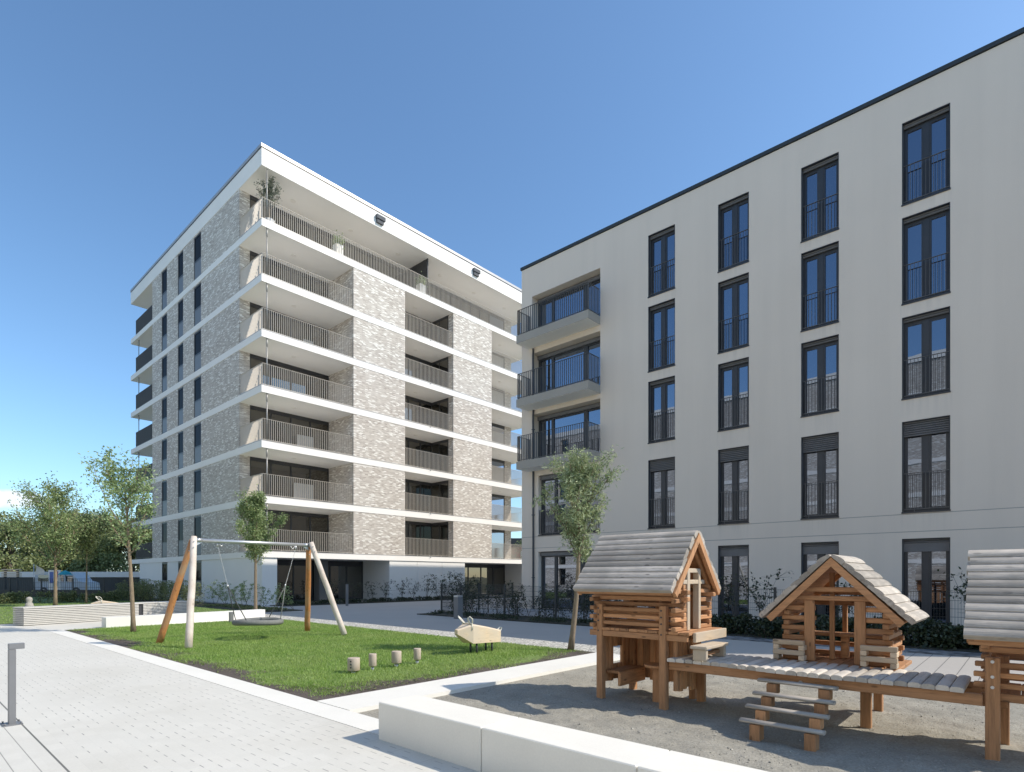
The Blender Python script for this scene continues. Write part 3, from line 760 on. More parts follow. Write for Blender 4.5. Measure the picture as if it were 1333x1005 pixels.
dp = MB(); dp.tube([(WU-.06,17.72,0),(WU-.06,17.72,12.5)],.045,8); 
for z in (1.5,4.5,8.6,11.4): dp.box(WU-.11,WU,17.66,17.78,z,z+.04)
dp.build('downpipe', M['vent'], gb)

# ================================================================== the brick building across the court (seen in the window reflections)
cb_ = thing('brick_apartment_block', 'brick apartment block across the court, mirrored in the grey building\'s windows', 'building', (-22,15,0))
mb = MB()
fl = [.2]+[3.0+3.0*i for i in range(6)]
hol = [(y,y+1.3,z+.25,z+2.45) for z in fl for y in (-21.0,-12.0,38.0,47.0,54.0)]
mb2 = MB(); wall_holes(mb2, -20.0, -24, 60, 0, 21.2, hol, -.3)
mb2.add([(-20,-24,0),(-32,-24,0),(-32,-24,21.2),(-20,-24,21.2)],[(0,1,2,3)]); mb2.add([(-20,60,0),(-32,60,0),(-32,60,21.2),(-20,60,21.2)],[(0,1,2,3)])
mb2.add([(-32,-24,0),(-32,60,0),(-32,60,21.2),(-32,-24,21.2)],[(0,1,2,3)])
mb2.build('brick_wall', M['brick'], cb_)
b2 = MB()
for i in range(6): b2.box(-20.1,-19.94,-24,60,3.0+3*i-.25,3.0+3*i+.15)
b2.build('slab_band', M['white'], cb_)
MB().box(-32.1,-19.9,-24.1,60.1,20.9,21.5).build('roof', M['white'], cb_)
w2 = MB()
for a,b,c,d in hol: w2.box(-20.34,-20.3,a,b,c,d)
w2.build('window', M['glass_dim'], cb_)

# loose grit on the sand
rng = np.random.default_rng(17); n = 5200; V = np.zeros((n,8,3,3)); PX = rng.uniform(3.72,10.0,n); PY = rng.uniform(.2,5.82,n)
for i in range(n):
    a = rng.uniform(0,6.28); q = rng.uniform(.003,.009)*(1 if rng.random() < .93 else 1.9); c = np.array([PX[i],PY[i],sandz(PX[i],PY[i])+q*.35])
    e = np.array([[math.cos(a)*q,math.sin(a)*q,0],[-math.sin(a)*q*.8,math.cos(a)*q*.8,0],[-math.cos(a)*q*1.1,-math.sin(a)*q,0],[math.sin(a)*q,-math.cos(a)*q*.9,0]]); u_ = np.array([0,0,q*.7])
    for k in range(4): V[i,2*k] = [c+e[k],c+e[(k+1)%4],c+u_]; V[i,2*k+1] = [c+e[(k+1)%4],c+e[k],c-u_]
M['grit'] = leafmat('grit_stones', (.16,.15,.125), (.50,.47,.40), 0)
fast_mesh('grit', V.reshape(-1,3), 3, M['grit'], kind='stuff')

# ================================================================== CONCRETE BLOCKS, POSTS, BENCHES
bl = ['near-white concrete seat block at the free end of the sandpit wall, beside the kerb corner', 'middle concrete seat block of the sandpit wall, between two thin joints', 'concrete seat block of the sandpit wall nearest the bottom edge of the picture']
for i,(a,b) in enumerate(((3.243,4.63),(1.853,3.237),(.46,1.847))):
    single(MB().cbox(3.22,3.68,a,b,-.2,.355,.008), 'concrete_block', M['stone'], bl[i], 'seat wall', 'concrete blocks edging the sandpit')
bo = thing('bollard_light', 'slim grey metal bollard light with a short hooked head on the white paving', 'bollard', (.96,7.95,0))
mb = MB(); mb.cbox(.93,.99,7.915,7.985,0,.79,.004); mb.build('post', M['grey_post'], bo)
mb = MB(); mb.cbox(.93,1.06,7.915,7.985,.791,.85,.004); mb.build('lamp_head', M['grey_post'], bo)
mb = MB(); mb.box(.88,1.04,7.86,8.04,0,.012)
for a in (.895,1.025):
    for b in (7.875,8.025): mb.tube([(a,b,.012),(a,b,.03)],.009,6)
mb.build('base_plate', M['grey_post'], bo)
b2 = thing('bollard_light', 'stout grey bollard light beside the dark garden fence', 'bollard', (14.55,15.84,0))
MB().cbox(14.42,14.68,15.72,15.96,0,.80,.01).build('post', M['grey_post'], b2)
MB().cbox(14.42,14.68,15.72,15.96,.801,.86,.01).build('lamp_head', M['galv'], b2)
mb = MB(); mb.cbox(8.09,8.21,20.24,20.36,0,.35,.006)
single(mb, 'short_post', M['grey_post'], 'short square grey post behind the nest swing seat at the lawn edge', 'post')
mb = MB(); mb.cbox(16.9,17.02,27.2,27.3,0,1.15,.006)
single(mb, 'info_post', M['grey_post'], 'slender grey post on the shaded path before the dark entrance recess', 'post')

# long slatted bench and white planter wall at the back of the lawn
def along(p, d, s, o, z): return (p[0]+d[0]*s-d[1]*o, p[1]+d[1]*s+d[0]*o, z)
def obar(mb, p, d, s0, s1, o0, o1, z0, z1):
    c = along(p, d, (s0+s1)/2, (o0+o1)/2, (z0+z1)/2)
    mb.obox(c, s1-s0, o1-o0, z1-z0, math.atan2(d[1], d[0]))
bp, bd = (3.13,23.56), (.960,.280)
be = thing('slatted_bench', 'long low bench clad in weathered grey slats at the far edge of the paving', 'bench', (bp[0],bp[1],0))
core = MB(); obar(core,bp,bd,.05,5.6,.06,.62,0,.54); core.build('core', M['anthra'], be)
sl_ = MB()
for i in range(9):
    z = .02+.058*i
    obar(sl_,bp,bd,.0,3.55,.0,.04,z,z+.042); obar(sl_,bp,bd,3.72,5.6,.0,.04,z,z+.042)
    obar(sl_,bp,bd,.0,.04,.041,.66,z,z+.042)
sl_.build('side_slats', M['silver'], be)
tp = MB()
for i in range(6): obar(tp,bp,bd,-.01,5.62,.0+.113*i,.10+.113*i,.545,.585)
tp.build('seat_slats', M['silver'], be)
wp_, wd_ = (4.67,20.75), (.99,.14)
wl_ = thing('planter_wall', 'low white concrete wall along the back edge of the lawn', 'wall', (wp_[0],wp_[1],0))
w_ = MB(); obar(w_,wp_,wd_,0,2.6,0,.32,-.1,.32); obar(w_,wp_,wd_,2.61,5.25,0,.32,-.1,.32); w_.build('wall_block', M['panel'], wl_)

# ================================================================== NEST SWING
sw = thing('nest_swing', 'nest swing with a round rope seat hung from a four-legged timber frame on the lawn', 'swing', (6.4,14.4,0))
apL, apR = (4.47+.42,14.29,2.42), (8.27-.45,14.38,2.42)
def pole(mb, a, b, r0, r1, n=14, seed=0):
    rg = random.Random(seed); pts=[]; rs=[]
    for i in range(9):
        t=i/8; pts.append((a[0]+(b[0]-a[0])*t+rg.uniform(-.006,.006), a[1]+(b[1]-a[1])*t+rg.uniform(-.006,.006), a[2]+(b[2]-a[2])*t)); rs.append((r0+(r1-r0)*t)*rg.uniform(.97,1.03))
    mb.tube(pts, rs, n)
feet = [((4.42,15.05,0),apL,.075,M['pole_o'],'orange-brown leg'),((4.55,13.55,0),apL,.078,M['pole_x'],'pale leg'),((8.22,15.26,0),apR,.078,M['pole_o'],'orange-brown leg'),((8.33,13.50,.02),apR,.078,M['pole_x'],'pale leg')]
for i,(ft,ap,r,m_,lb) in enumerate(feet):
    s = .055 if ft[1] > 14.4 else -.055
    top = (ap[0], ap[1]+s, ap[2]+.03+ (.02 if s<0 else -.06))
    mb = MB(); pole(mb, ft, top, r, r*.86, 14, i)
    lg = mb.build('leg', m_, sw); lg['label'] = lb
    bl_ = MB()
    for t in (.955,.90):
        q = [ft[j]+(top[j]-ft[j])*t for j in range(3)]
        bl_.tube([(q[0]-.02,q[1]-.085,q[2]),(q[0]-.02,q[1]-.062,q[2])],.013,8)
    bl_.tube([(ft[0],ft[1],-.05),(ft[0],ft[1],.03)],.03,8)
    bl_.build('bolt', M['galv'], lg)
mb = MB(); mb.tube([(apL[0]-.02,apL[1],2.40),(apR[0]+.02,apR[1],2.40)],.044,14)
for ap,sg in ((apL,1),(apR,-1)):
    mb.tube([(ap[0]+sg*.05,ap[1],2.40),(ap[0]+sg*.18,ap[1],2.40)],.05,14)
    mb.add([(ap[0]+sg*.05,ap[1]-.01,2.37),(ap[0]+sg*.22,ap[1]-.01,2.37),(ap[0]+sg*.05,ap[1]-.01,2.26),(ap[0]+sg*.05,ap[1]+.01,2.37),(ap[0]+sg*.22,ap[1]+.01,2.37),(ap[0]+sg*.05,ap[1]+.01,2.26)],[(0,1,2),(3,5,4),(0,3,4,1),(1,4,5,2),(2,5,3,0)])
mb.build('crossbeam', M['galv'], sw)
sc = Vector((6.42,14.36,.43)); SR = .53
seat = MB(); n=40
ring = [(sc.x+SR*math.cos(2*math.pi*k/n), sc.y+SR*math.sin(2*math.pi*k/n), sc.z+.01*math.sin(4*math.pi*k/n)) for k in range(n+1)]
seat.tube(ring, .068, 10, cap=False)
st = seat.build('seat_ring', M['rope'], sw)
net = MB()
for r_ in (.12,.24,.36,.47): net.tube([(sc.x+r_*math.cos(2*math.pi*k/24), sc.y+r_*math.sin(2*math.pi*k/24), sc.z-.05+.10*(r_/SR)**2-.03) for k in range(25)], .011, 5, cap=False)
for k in range(12):
    a=2*math.pi*k/12; net.tube([(sc.x,sc.y,sc.z-.08),(sc.x+.3*math.cos(a),sc.y+.3*math.sin(a),sc.z-.048),(sc.x+SR*math.cos(a),sc.y+SR*math.sin(a),sc.z)],.011,5)
net.build('net', M['rope_dark'], st)
for tx in (-1,1):
    hx = sc.x+tx*.98; top = (hx, 14.34, 2.31)
    mid = (sc.x+tx*.74, 14.35, 1.33) if tx < 0 else (sc.x+tx*.70, 14.35, 1.33)
    ch = MB(); m_ = 46
    for k in range(m_):
        t=k/m_; p=Vector(top).lerp(Vector(mid),t); q=Vector(top).lerp(Vector(mid),(k+.8)/m_)
        ch.tube([p,q],.009 if k%2 else .0065,5)
    hk = MB(); hk.tube([(hx,14.34,2.37),(hx,14.34,2.26)],.022,8); hk.tube([(hx+tx*-.02,14.34,2.36),(hx-tx*.09,14.34,2.28),(hx-tx*.15,14.34,2.36)],.012,6); hk.tube([Vector(mid)+Vector((0,0,.03)),Vector(mid)-Vector((0,0,.03))],.02,8)
    c_ = ch.build('chain', M['galv'], sw); hk.build('hanger', M['galv'], c_)
    for ty in (-1,1):
        a = math.atan2(ty*.62, tx*.78); e = (sc.x+SR*math.cos(a), sc.y+SR*math.sin(a), sc.z+.04)
        rp = MB(); rp.tube([mid, Vector(mid).lerp(Vector(e),.5)+Vector((0,0,-.01)), e], .0115, 6)
        rp.build('rope', M['rope_dark'] if tx < 0 else M['rope'], sw)

# ================================================================== SPRING ANIMAL
def animal(name, label, base, sc_, rot, matw):
    t = thing(name, label, 'play animal', (0,0,0), None)
    mb = MB()
    X = [(-.02,.22,.61,.16),(.40,.205,.53,.155),(.80,.185,.44,.14)]
    vs=[]
    for x,zb,zt,w in X: vs += [(x,-w,zb+.0),(x,w,zb),(x,w*1.0,zt-.03),(x,w*.82,zt),(x,-w*.82,zt),(x,-w,zt-.03)]
    fs=[]
    for i in range(2):
        for k in range(6): fs.append((i*6+k,i*6+(k+1)%6,(i+1)*6+(k+1)%6,(i+1)*6+k))
    fs.append((12,13,14,15,16,17))
    # tapering head down to a blunt nose
    nx=-.34; nb=len(vs); vs += [(nx,-.045,.42),(nx,.045,.42),(nx,.045,.49),(nx,.035,.505),(nx,-.035,.505),(nx,-.045,.49)]
    for k in range(6): fs.append((k,(k+1)%6,nb+(k+1)%6,nb+k))
    fs.append((nb,nb+1,nb+2,nb+3,nb+4,nb+5))
    mb.add(vs,fs); mb.build('body', matw, t)
    for sy in (-1,1):
        e = MB(); e.tube([(-.03,sy*.07,.60),(-.09,sy*.10,.66),(-.15,sy*.13,.735),(-.13,sy*.17,.76),(-.06,sy*.17,.71),(-.02,sy*.13,.64),(0,sy*.09,.60)],.014,7); e.build('ear', M['rope_white'], t)
    e = MB(); e.tube([(-.045,-.16,.50),(-.04,-.14,.615),(-.035,0,.628),(-.04,.14,.615),(-.045,.16,.50)],.013,7); e.build('bridle_rope', M['rope_white'], t)
    e = MB(); e.tube([(.79,0,.40),(.86,0,.385),(.95,0,.42),(.97,0,.46),(.92,0,.48),(.85,0,.44),(.79,0,.41)],.014,7); e.build('tail', M['rope_white'], t)
    for x in (.14,.58):
        for sy in (-1,1):
            l = MB(); l.tube([(x,sy*.09,-.05),(x,sy*.09,.24)],.021,8); l.build('leg', M['dark_steel'], t)
    t.location = base; t.rotation_euler = (0,0,rot); t.scale = (sc_,)*3
    return t
animal('rocking_animal', 'pale timber play animal with rope ears and tail, on short legs on the lawn', (8.0,8.40,0), 1.0, 0, M['pale_x'])
animal('rocking_animal', 'pale timber play animal peeking over the slatted bench in the background', (5.75,26.2,.05), 1.0, .05, M['pale_x'])

# ================================================================== STUMPS
sp_ = [(5.17,8.11,.098,.04,.245),(5.55,8.14,.064,.065,.27),(6.02,8.12,.085,.065,.27),(6.48,8.13,.066,.075,.275)]
slb = ['broad short timber step post with bolt holes, leftmost of the row on the lawn','slim timber step post second from the left in the row on the lawn','broad timber step post third from the left in the row on the lawn','slim timber step post at the right end of the row on the lawn']
for i,(x,y,r,z0,z1) in enumerate(sp_):
    t = thing('step_post', slb[i], 'play post', (x,y,0), 'timber step posts in a row on the lawn')
    mb = MB(); mb.tube([(x,y,z0),(x,y,z0+.01),(x,y,z1-.008),(x,y,z1)],[r*.93,r,r,r*.95],18); mb.build('post', M['stump'], t)
    MB().tube([(x,y,-.05),(x,y,z0)],r*.42,10).build('foot', M['galv'], t)
    if i == 0:
        b_ = MB()
        for z in (.10,.15,.20): b_.tube([(x-.082,y-.05,z),(x-.093,y-.058,z)],.012,8)
        b_.build('bolt', M['dark_steel'], t)

# ================================================================== TIMBER PLAYHOUSES
W = M
rg = random.Random(8)
J = lambda a: rg.uniform(-a, a)
def shingle_profile(n=9, bow=.4):
    pass
def roof_slope(name, parent, mat, axis, a0, a1, h_e, z_e, h_r, z_r, n, thick=.055, jit=.012):
    """courses of half-round timbers laid along `axis`, climbing from eave (h_e,z_e) to ridge (h_r,z_r); lower edge of each laps over the one below"""
    mb = MB(); L = math.hypot(h_r-h_e, z_r-z_e); dx, dz = (h_r-h_e)/L, (z_r-z_e)/L
    nx, nz = (-dz, dx) if dx > 0 else (dz, -dx)
    st = L/n
    for i in range(n):
        s0 = i*st - .02; s1 = (i+1)*st + .028
        if i == n-1: s1 = L
        prof = []
        for q in range(8):
            t = q/7; s = s0+(s1-s0)*t
            hgt = .012 + thick*(math.sin(math.pi*(.13+.62*t)))**.7 * (1-.60*t) + .018*(1-t)
            prof.append((s,hgt))
        pts = [(h_e+dx*s+nx*h, z_e+dz*s+nz*h) for s,h in prof]
        pts += [(h_e+dx*s1+nx*.0, z_e+dz*s1+nz*.0),(h_e+dx*s0+nx*.004, z_e+dz*s0+nz*.004)]
        mb.prism(pts, axis, a0+J(jit), a1+J(jit), smooth=False)
    return mb.build(name, mat, parent)
def logstack(mb, axis, a0, a1, c, z0, n, h, w, skip=0, j=.008):
    """logs along `axis` centred on c in the other direction, every second layer"""
    for i in range(n):
        z = z0+2*h*i+skip*h
        if axis == 'x': mb.cbox(a0+J(j),a1+J(j),c-w/2,c+w/2,z+.002,z+h-.002,.006)
        else: mb.cbox(c-w/2,c+w/2,a0+J(j),a1+J(j),z+.002,z+h-.002,.006)

# ---- tower house
tw = thing('playhouse_tower', 'raised timber playhouse with a steep grey shingle roof and log walls on tall posts', 'playhouse', (6.85,3.75,0))
def part(mb, n, m, p): return mb.build(n, m, p)
UL, UR, VN, VF = 6.42, 7.30, 3.13, 4.28
zp = .89
for (x,y) in ((6.40,3.30),(6.40,4.20),(7.22,3.30),(7.22,4.20)):
    top = 1.20 if x < 7 else 1.30
    mb = MB(); mb.cbox(x-.045,x+.045,y-.045,y+.045,-.12,top,.007); p_ = mb.build('post', W['larch_z'], tw)
    bt = MB()
    for z in (.85,.98,1.06,1.14): bt.tube([(x-.052,y+.012,z),(x-.043,y+.012,z)],.011,8)
    if x < 7: bt.build('bolt', M['anthra'], p_)
fl_ = MB()
for i in range(10):
    v0 = 2.96+.135*i; fl_.cbox(6.36,7.34,v0,v0+.128,.86,.895,.004)
fl_.build('platform', W['larch_x'], tw)
for bx in ((6.37,6.43,2.99,3.255),(6.365,6.435,3.345,4.155),(6.37,6.43,4.245,4.36),(7.19,7.25,2.98,3.25),(7.19,7.25,3.35,4.15)):
    MB().cbox(*bx,.782,.855,.005).build('beam', W['larch_y'], tw)
MB().cbox(6.45,7.36,2.915,2.955,.775,.89,.005).build('edge_board', W['pale_x'], tw)
rl = MB()
for z in (.935,1.025,1.115): rl.cbox(6.375,6.425,3.347,4.153,z,z+.05,.008)
rl.build('guard_rail', W['larch_y'], tw)
h=.056; z0=.897
lg = MB(); logstack(lg,'y',3.078,4.36,6.50,z0,5,h,.06,1)      # wall facing the camera, behind the rail
for z in (1.255,1.335): lg.cbox(6.45,6.53,3.02,4.38,z,z+.055,.008)
lg.build('log_wall', W['larch_y'], tw)
lg = MB(); logstack(lg,'y',3.078,4.36,7.24,z0,5,h,.06,1); lg.cbox(7.20,7.28,3.02,4.38,1.30,1.355,.008)
lg.build('log_wall', W['larch_y'], tw)
gl_, gr_, gb_ = MB(), MB(), MB()
for i in range(5):
    z = z0+2*h*i
    gl_.cbox(6.30+J(.012),6.60,VN-.03,VN+.03,z+.002,z+h-.002,.006); gr_.cbox(6.98,7.34+J(.012),VN-.03,VN+.03,z+.002,z+h-.002,.006)
    gb_.cbox(6.30+J(.012),7.34+J(.012),VF-.03,VF+.03,z+.002,z+h-.002,.006)
for i in range(4):
    z=1.46+.11*i; e=.36-.10*i; gb_.cbox(6.74-e-.1,6.74+e+.1,VF-.03,VF+.03,z,z+.055,.006)
for m_ in (gl_,gr_,gb_): m_.build('log_wall', W['larch_x'], tw)
for z,a,b in ((1.46,6.50,7.10),(1.60,6.60,6.98)): MB().cbox(a,b,VN-.035,VN+.03,z,z+.055,.006).build('lintel', W['pale_x'], tw)
for bx in ((6.60,6.675,VN-.04,VN+.04,z0,1.64),(6.915,6.98,VN-.04,VN+.04,z0,1.64)): MB().cbox(*bx,.006).build('door_jamb', W['pale_z'], tw)
MB().cbox(6.86,6.92,3.6,3.66,z0,1.45,.006).build('inner_post', W['larch_z'], tw)
roof_slope('roof_slope', tw, W['old_y'], 'y', 3.02, 4.38, 6.08, 1.375, 6.735, 2.10, 10)
roof_slope('roof_slope', tw, W['old_y'], 'y', 3.02, 4.38, 7.39, 1.375, 6.735, 2.10, 10)
def barge(mb, v0, v1, uc, zc, he, ze, w=.075, off=0):
    for sgn in (-1,1):
        d = Vector((sgn*he, ze-zc)); L = d.length; d/=L; nrm = Vector((d.y, -d.x)) * (1 if sgn<0 else -1)
        if nrm.y > 0: nrm = -nrm
        a = Vector((uc, zc)); b = a+d*L
        mb.prism([(a.x,a.y-off),(b.x,b.y-off),(b.x+nrm.x*w,b.y+nrm.y*w-off),(a.x,a.y-w*1.5-off)], 'y', v0, v1)
bg_ = MB(); barge(bg_,3.00,3.045,6.735,2.085,.645,1.365); bg_.build('barge_board', W['larch_z'], tw)
bg_ = MB(); barge(bg_,3.09,3.13,6.735,2.07,.60,1.40,.06); bg_.build('rafter', W['larch_z'], tw)
ra = MB(); barge(ra,4.33,4.37,6.735,2.085,.645,1.365); ra.build('rafter', W['larch_z'], tw)
for x in (6.10,7.30): MB().cbox(x,x+.06,3.05,4.36,1.335,1.385,.006).build('eaves_purlin', W['larch_y'], tw)
# lining under the roof so the inside reads as boards
for sgn in (-1,1):
    b_ = MB(); b_.add([(6.735+sgn*.66,3.05,1.366),(6.735,3.05,2.09),(6.735,4.35,2.09),(6.735+sgn*.66,4.35,1.366),(6.735+sgn*.64,3.05,1.350),(6.735,3.05,2.065),(6.735,4.35,2.065),(6.735+sgn*.64,4.35,1.350)],[(0,1,2,3),(4,7,6,5),(0,4,5,1),(1,5,6,2),(2,6,7,3),(3,7,4,0)])
    b_.build('roof_lining', W['larch_y'], tw)
# lower den: scalloped boards, window slot, bench and table
def vboards(mb, axis, a0, a1, c, z0, z1, n, gap=None):
    w=(a1-a0)/n
    for i in range(n):
        a=a0+w*i; zb=z0+J(.03)
        prof=[(a+.002,c-.012),(a+w*.25,c-.03),(a+w*.75,c-.03),(a+w-.002,c-.012),(a+w-.002,c+.012),(a+.002,c+.012)]
        if axis=='y': prof=[(q,p) for p,q in prof]
        segs=[(zb,z1)] if not (gap and gap[0]<=i<=gap[1]) else [(zb,gap[2]),(gap[3],z1)]
        for s0,s1 in segs: mb.prism(prof,'z',s0,s1)
lw_ = MB(); vboards(lw_,'x',6.46,7.20,4.26,.16,.83,7,(3,4,.36,.60)); lw_.build('den_wall', W['larch_z'], tw)
lw_ = MB(); vboards(lw_,'y',3.36,4.16,7.27,.14,.83,8); lw_.build('den_wall', W['larch_z'], tw)
dw = MB(); vboards(dw,'x',6.47,7.19,3.20,.15,.77,7); 
dw.build('den_panel', W['larch_z'], tw)
bn = MB(); bn.cbox(6.55,7.18,4.02,4.22,.27,.31,.006); bn.cbox(6.52,7.18,3.98,4.02,.12,.30,.006); bn.build('den_bench', W['larch_x'], tw)
tb = MB(); tb.tube([(6.72,3.55,.395),(6.72,3.55,.43)],.17,14); tb.cbox(6.67,6.77,3.50,3.60,-.12,.394,.006); tb.build('den_table', W['larch_z'], tw)

# ---- boardwalk with its ladder
bw = thing('boardwalk', 'low timber boardwalk of rounded grey boards linking the three playhouses over the sand', 'boardwalk', (6.8,1.8,0))
dk = MB(); v = 3.24; i = 0
while v > .47:
    w = .104; a = .012*math.sin(i*.9)
    pr = [(v,.552)] + [(v-w*(.5-.5*math.cos(math.pi*q/8)), .552+.030*math.sin(math.pi*q/8)**.6) for q in range(1,8)] + [(v-w+.002,.552),(v-w+.004,.534),(v-.004,.534)]
    x0,x1 = 6.36+J(.012)+.03*math.sin(i*.33), 7.20+J(.012)
    dk.prism(pr,'x',x0,x1); v -= w; i += 1
dk.build('deck_boards', M['deck'], bw)
for x in (6.42,7.10): MB().cbox(x,x+.055,.31,3.25,.43,.533,.006).build('side_beam', W['larch_y'], bw)
for (x,y) in ((7.06,3.12),(7.06,1.30)):
    MB().cbox(x-.035,x+.035,y-.05,y+.05,-.12,.53,.006).build('post', W['pole_x'] if False else W['larch_z'], bw)
ld = thing('step_ladder', 'short ladder with four round-edged grey rungs leaning on the boardwalk front', 'ladder', (6.1,1.8,0))
for q in range(4):
    x = 5.84+.165*q; z = .105+.112*q; va,vb = 2.16+J(.01),1.40+J(.01)
    pr = [(x+.055*math.cos(t), z+.020*math.sin(t)+.01) for t in [math.pi*2*k/12 for k in range(12)]]
    m_ = MB(); m_.prism(pr,'y',vb,va,smooth=True); m_.build('rung', W['old_y'], ld)
for vv in (2.02,1.52):
    m_ = MB()
    for q in range(4):
        x = 5.84+.165*q; z = .105+.112*q
        m_.cbox(x-.045,x+.085,vv-.05,vv+.05,(-.1 if q==0 else z-.118),z-.012,.006)
    m_.build('stringer', W['larch_z'], ld)
m_ = MB(); m_.tube([(6.415,1.77,.455),(6.425,1.77,.455)],.022,10); m_.build('bolt', M['galv'], ld)
st_ = thing('step_stool', 'small timber step stool on the boardwalk before the raised playhouse', 'step', (6.65,2.85,.58))
MB().cbox(6.34,6.98,2.74,2.94,.715,.75,.005).build('seat', W['pale_x'], st_)
for x in (6.37,6.89): MB().cbox(x,x+.06,2.76,2.92,.582,.714,.005).build('leg', W['pale_z'], st_)
MB().cbox(6.432,6.888,2.81,2.86,.63,.67,.004).build('stretcher', W['larch_x'], st_)

# ---- hut with its gable to the camera
def hut(name, label, R_):
    """local frame: ridge along x from 0 to depth, gable at x=0 looks to -x, ridge over y=0"""
    t = thing(name, label, 'playhouse', (0,0,0)); dep,hw,ze,zr = 1.0,.70,.49,1.20
    zb = 0.0; h = .058
    roof_slope('roof_slope', t, W['old_x'], 'x', -.02, dep+.02, -hw-.03, ze, 0, zr, 8 if R_ == 0 else 11, .05)
    roof_slope('roof_slope', t, W['old_x'], 'x', -.02, dep+.02, hw+.03, ze, 0, zr, 8 if R_ == 0 else 11, .05)
    for x0,x1,off in ((-.01,.03,0),(dep-.03,dep+.01,0)):
        mb = MB()
        for sg in (-1,1):
            d = Vector((sg*(hw-.01), ze+.005-(zr-.012))); L=d.length; d/=L; nn = Vector((-sg*abs(d.y),-abs(d.x))); w=.072
            mb.prism([(0,zr-.012),(d.x*L,zr-.012+d.y*L),(d.x*L+nn.x*w,zr-.012+d.y*L+nn.y*w),(0,zr-.012-w*1.42)],'x',x0,x1)
        mb.build('barge_board', W['larch_y'], t)
    for sg in (-1,1):
        b_ = MB(); b_.add([(.031,sg*(hw-.02),ze+.010),(.031,0,zr-.008),(dep-.031,0,zr-.008),(dep-.031,sg*(hw-.02),ze+.010),(.031,sg*(hw-.04),ze-.010),(.031,0,zr-.034),(dep-.031,0,zr-.034),(dep-.031,sg*(hw-.04),ze-.010)],[(0,1,2,3),(4,7,6,5),(0,4,5,1),(1,5,6,2),(2,6,7,3),(3,7,4,0)])
        b_.build('roof_lining', W['larch_x'], t)
    wv = .50
    for sg in (-1,1):
        fw = MB()
        for i in range(6):
            z = zb+2*h*i; a,b = sorted((sg*.20, sg*(wv+.06))); fw.cbox(.15,.21,a+J(.006),b+J(.006),z+.002,z+h-.002,.006)
        fw.build('log_wall', W['larch_y'], t)
    fw = MB()
    for z in (0,2*h,4*h): fw.cbox(.84,.90,-wv-.06,wv+.06,z+.002,z+h-.002,.006)
    fw.cbox(.84,.90,-.52,.52,.62,.675,.006); fw.cbox(.84,.90,-.42,.42,.75,.80,.006)
    fw.build('log_wall', W['larch_y'], t)
    for z,a in ((.70,.50),(.80,.40)): MB().cbox(.13,.19,-a,a,z,z+.055,.006).build('lintel', W['larch_y'], t)
    for sg in (-1,1):
        sw_ = MB()
        for i in range(6): sw_.cbox(.10+J(.01),.95+J(.01),sg*.50-.03,sg*.50+.03,zb+h+2*h*i+.002,zb+2*h+2*h*i-.002,.006)
        sw_.build('log_wall', W['larch_x'], t)
    for sg in (-1,1):
        MB().cbox(.125,.149,sg*.255-.055,sg*.255+.055,zb,.70,.005).build('door_jamb', W['larch_z'], t)
        MB().cbox(.83,.90,sg*.47-.03,sg*.47+.03,-.1,.62,.005).build('corner_post', W['larch_z'], t)
    MB().cbox(.845,.895,.02,.07,-.1,.62,.005).build('inner_post', W['larch_z'], t)
    MB().cbox(.40,.45,.06,.11,0,1.02,.005).build('inner_post', W['larch_z'], t)
    for sg in (-1,1):
        pp = MB(); a,b = sorted((sg*.28, sg*.62))
        for i in range(2):
            z = .005+2*h*i; pp.cbox(.0,.055,a,b,z+.058,z+2*h-.002,.006)
            for yy in (.31,.585): pp.cbox(.0,.14,sg*yy-.03,sg*yy+.03,z+.0,z+.056,.006)
        pp.build('front_parapet', W['pale_y'], t)
    fl = MB()
    for i in range(9): fl.cbox(-.02,1.0,-.62+.138*i,-.62+.138*i+.132,-.045,-.004,.005)
    fl.build('floor', W['larch_x'], t)
    tbm = MB(); tbm.cbox(.55,.80,-.42,.42,.26,.295,.006); tbm.cbox(.62,.70,-.04,.04,0,.259,.006); tbm.build('table', W['larch_y'], t)
    for sg in (-1,1): MB().cbox(.855,.945,sg*.30-.045,sg*.30+.045,-.70,-.046,.006).build('post', W['larch_z'], t)
    return t
h1 = hut('play_hut', 'open-fronted timber play hut whose gable faces the viewer, mid boardwalk', 0)
h1.location = (7.12,1.65,.58)
# ---- third hut, roof slope to the camera, cut by the right edge of the picture
t3 = thing('play_hut', 'play hut at the right edge whose broad grey timber roof slope faces the viewer', 'playhouse', (6.8,-.25,0))
roof_slope('roof_slope', t3, W['old_y'], 'y', -1.0, .42, 6.09, 1.045, 6.76, 1.775, 11)
roof_slope('roof_slope', t3, W['old_y'], 'y', -1.0, .42, 7.43, 1.045, 6.76, 1.775, 11)
for x in (6.12,7.34): MB().cbox(x,x+.06,-.98,.39,.985,1.045,.006).build('eaves_purlin', W['larch_y'], t3)
for y in (.36,-.98):
    bg_ = MB(); barge(bg_,y,y+.04,6.76,1.755,.655,1.045); bg_.build('barge_board', W['larch_z'], t3)
for sgn in (-1,1):
    b_ = MB(); b_.add([(6.76+sgn*.66,-.93,1.036),(6.76,-.93,1.76),(6.76,.35,1.76),(6.76+sgn*.66,.35,1.036),(6.76+sgn*.64,-.93,1.02),(6.76,-.93,1.735),(6.76,.35,1.735),(6.76+sgn*.64,.35,1.02)],[(0,1,2,3),(4,7,6,5),(0,4,5,1),(1,5,6,2),(2,6,7,3),(3,7,4,0)])
    b_.build('roof_lining', W['larch_y'], t3)
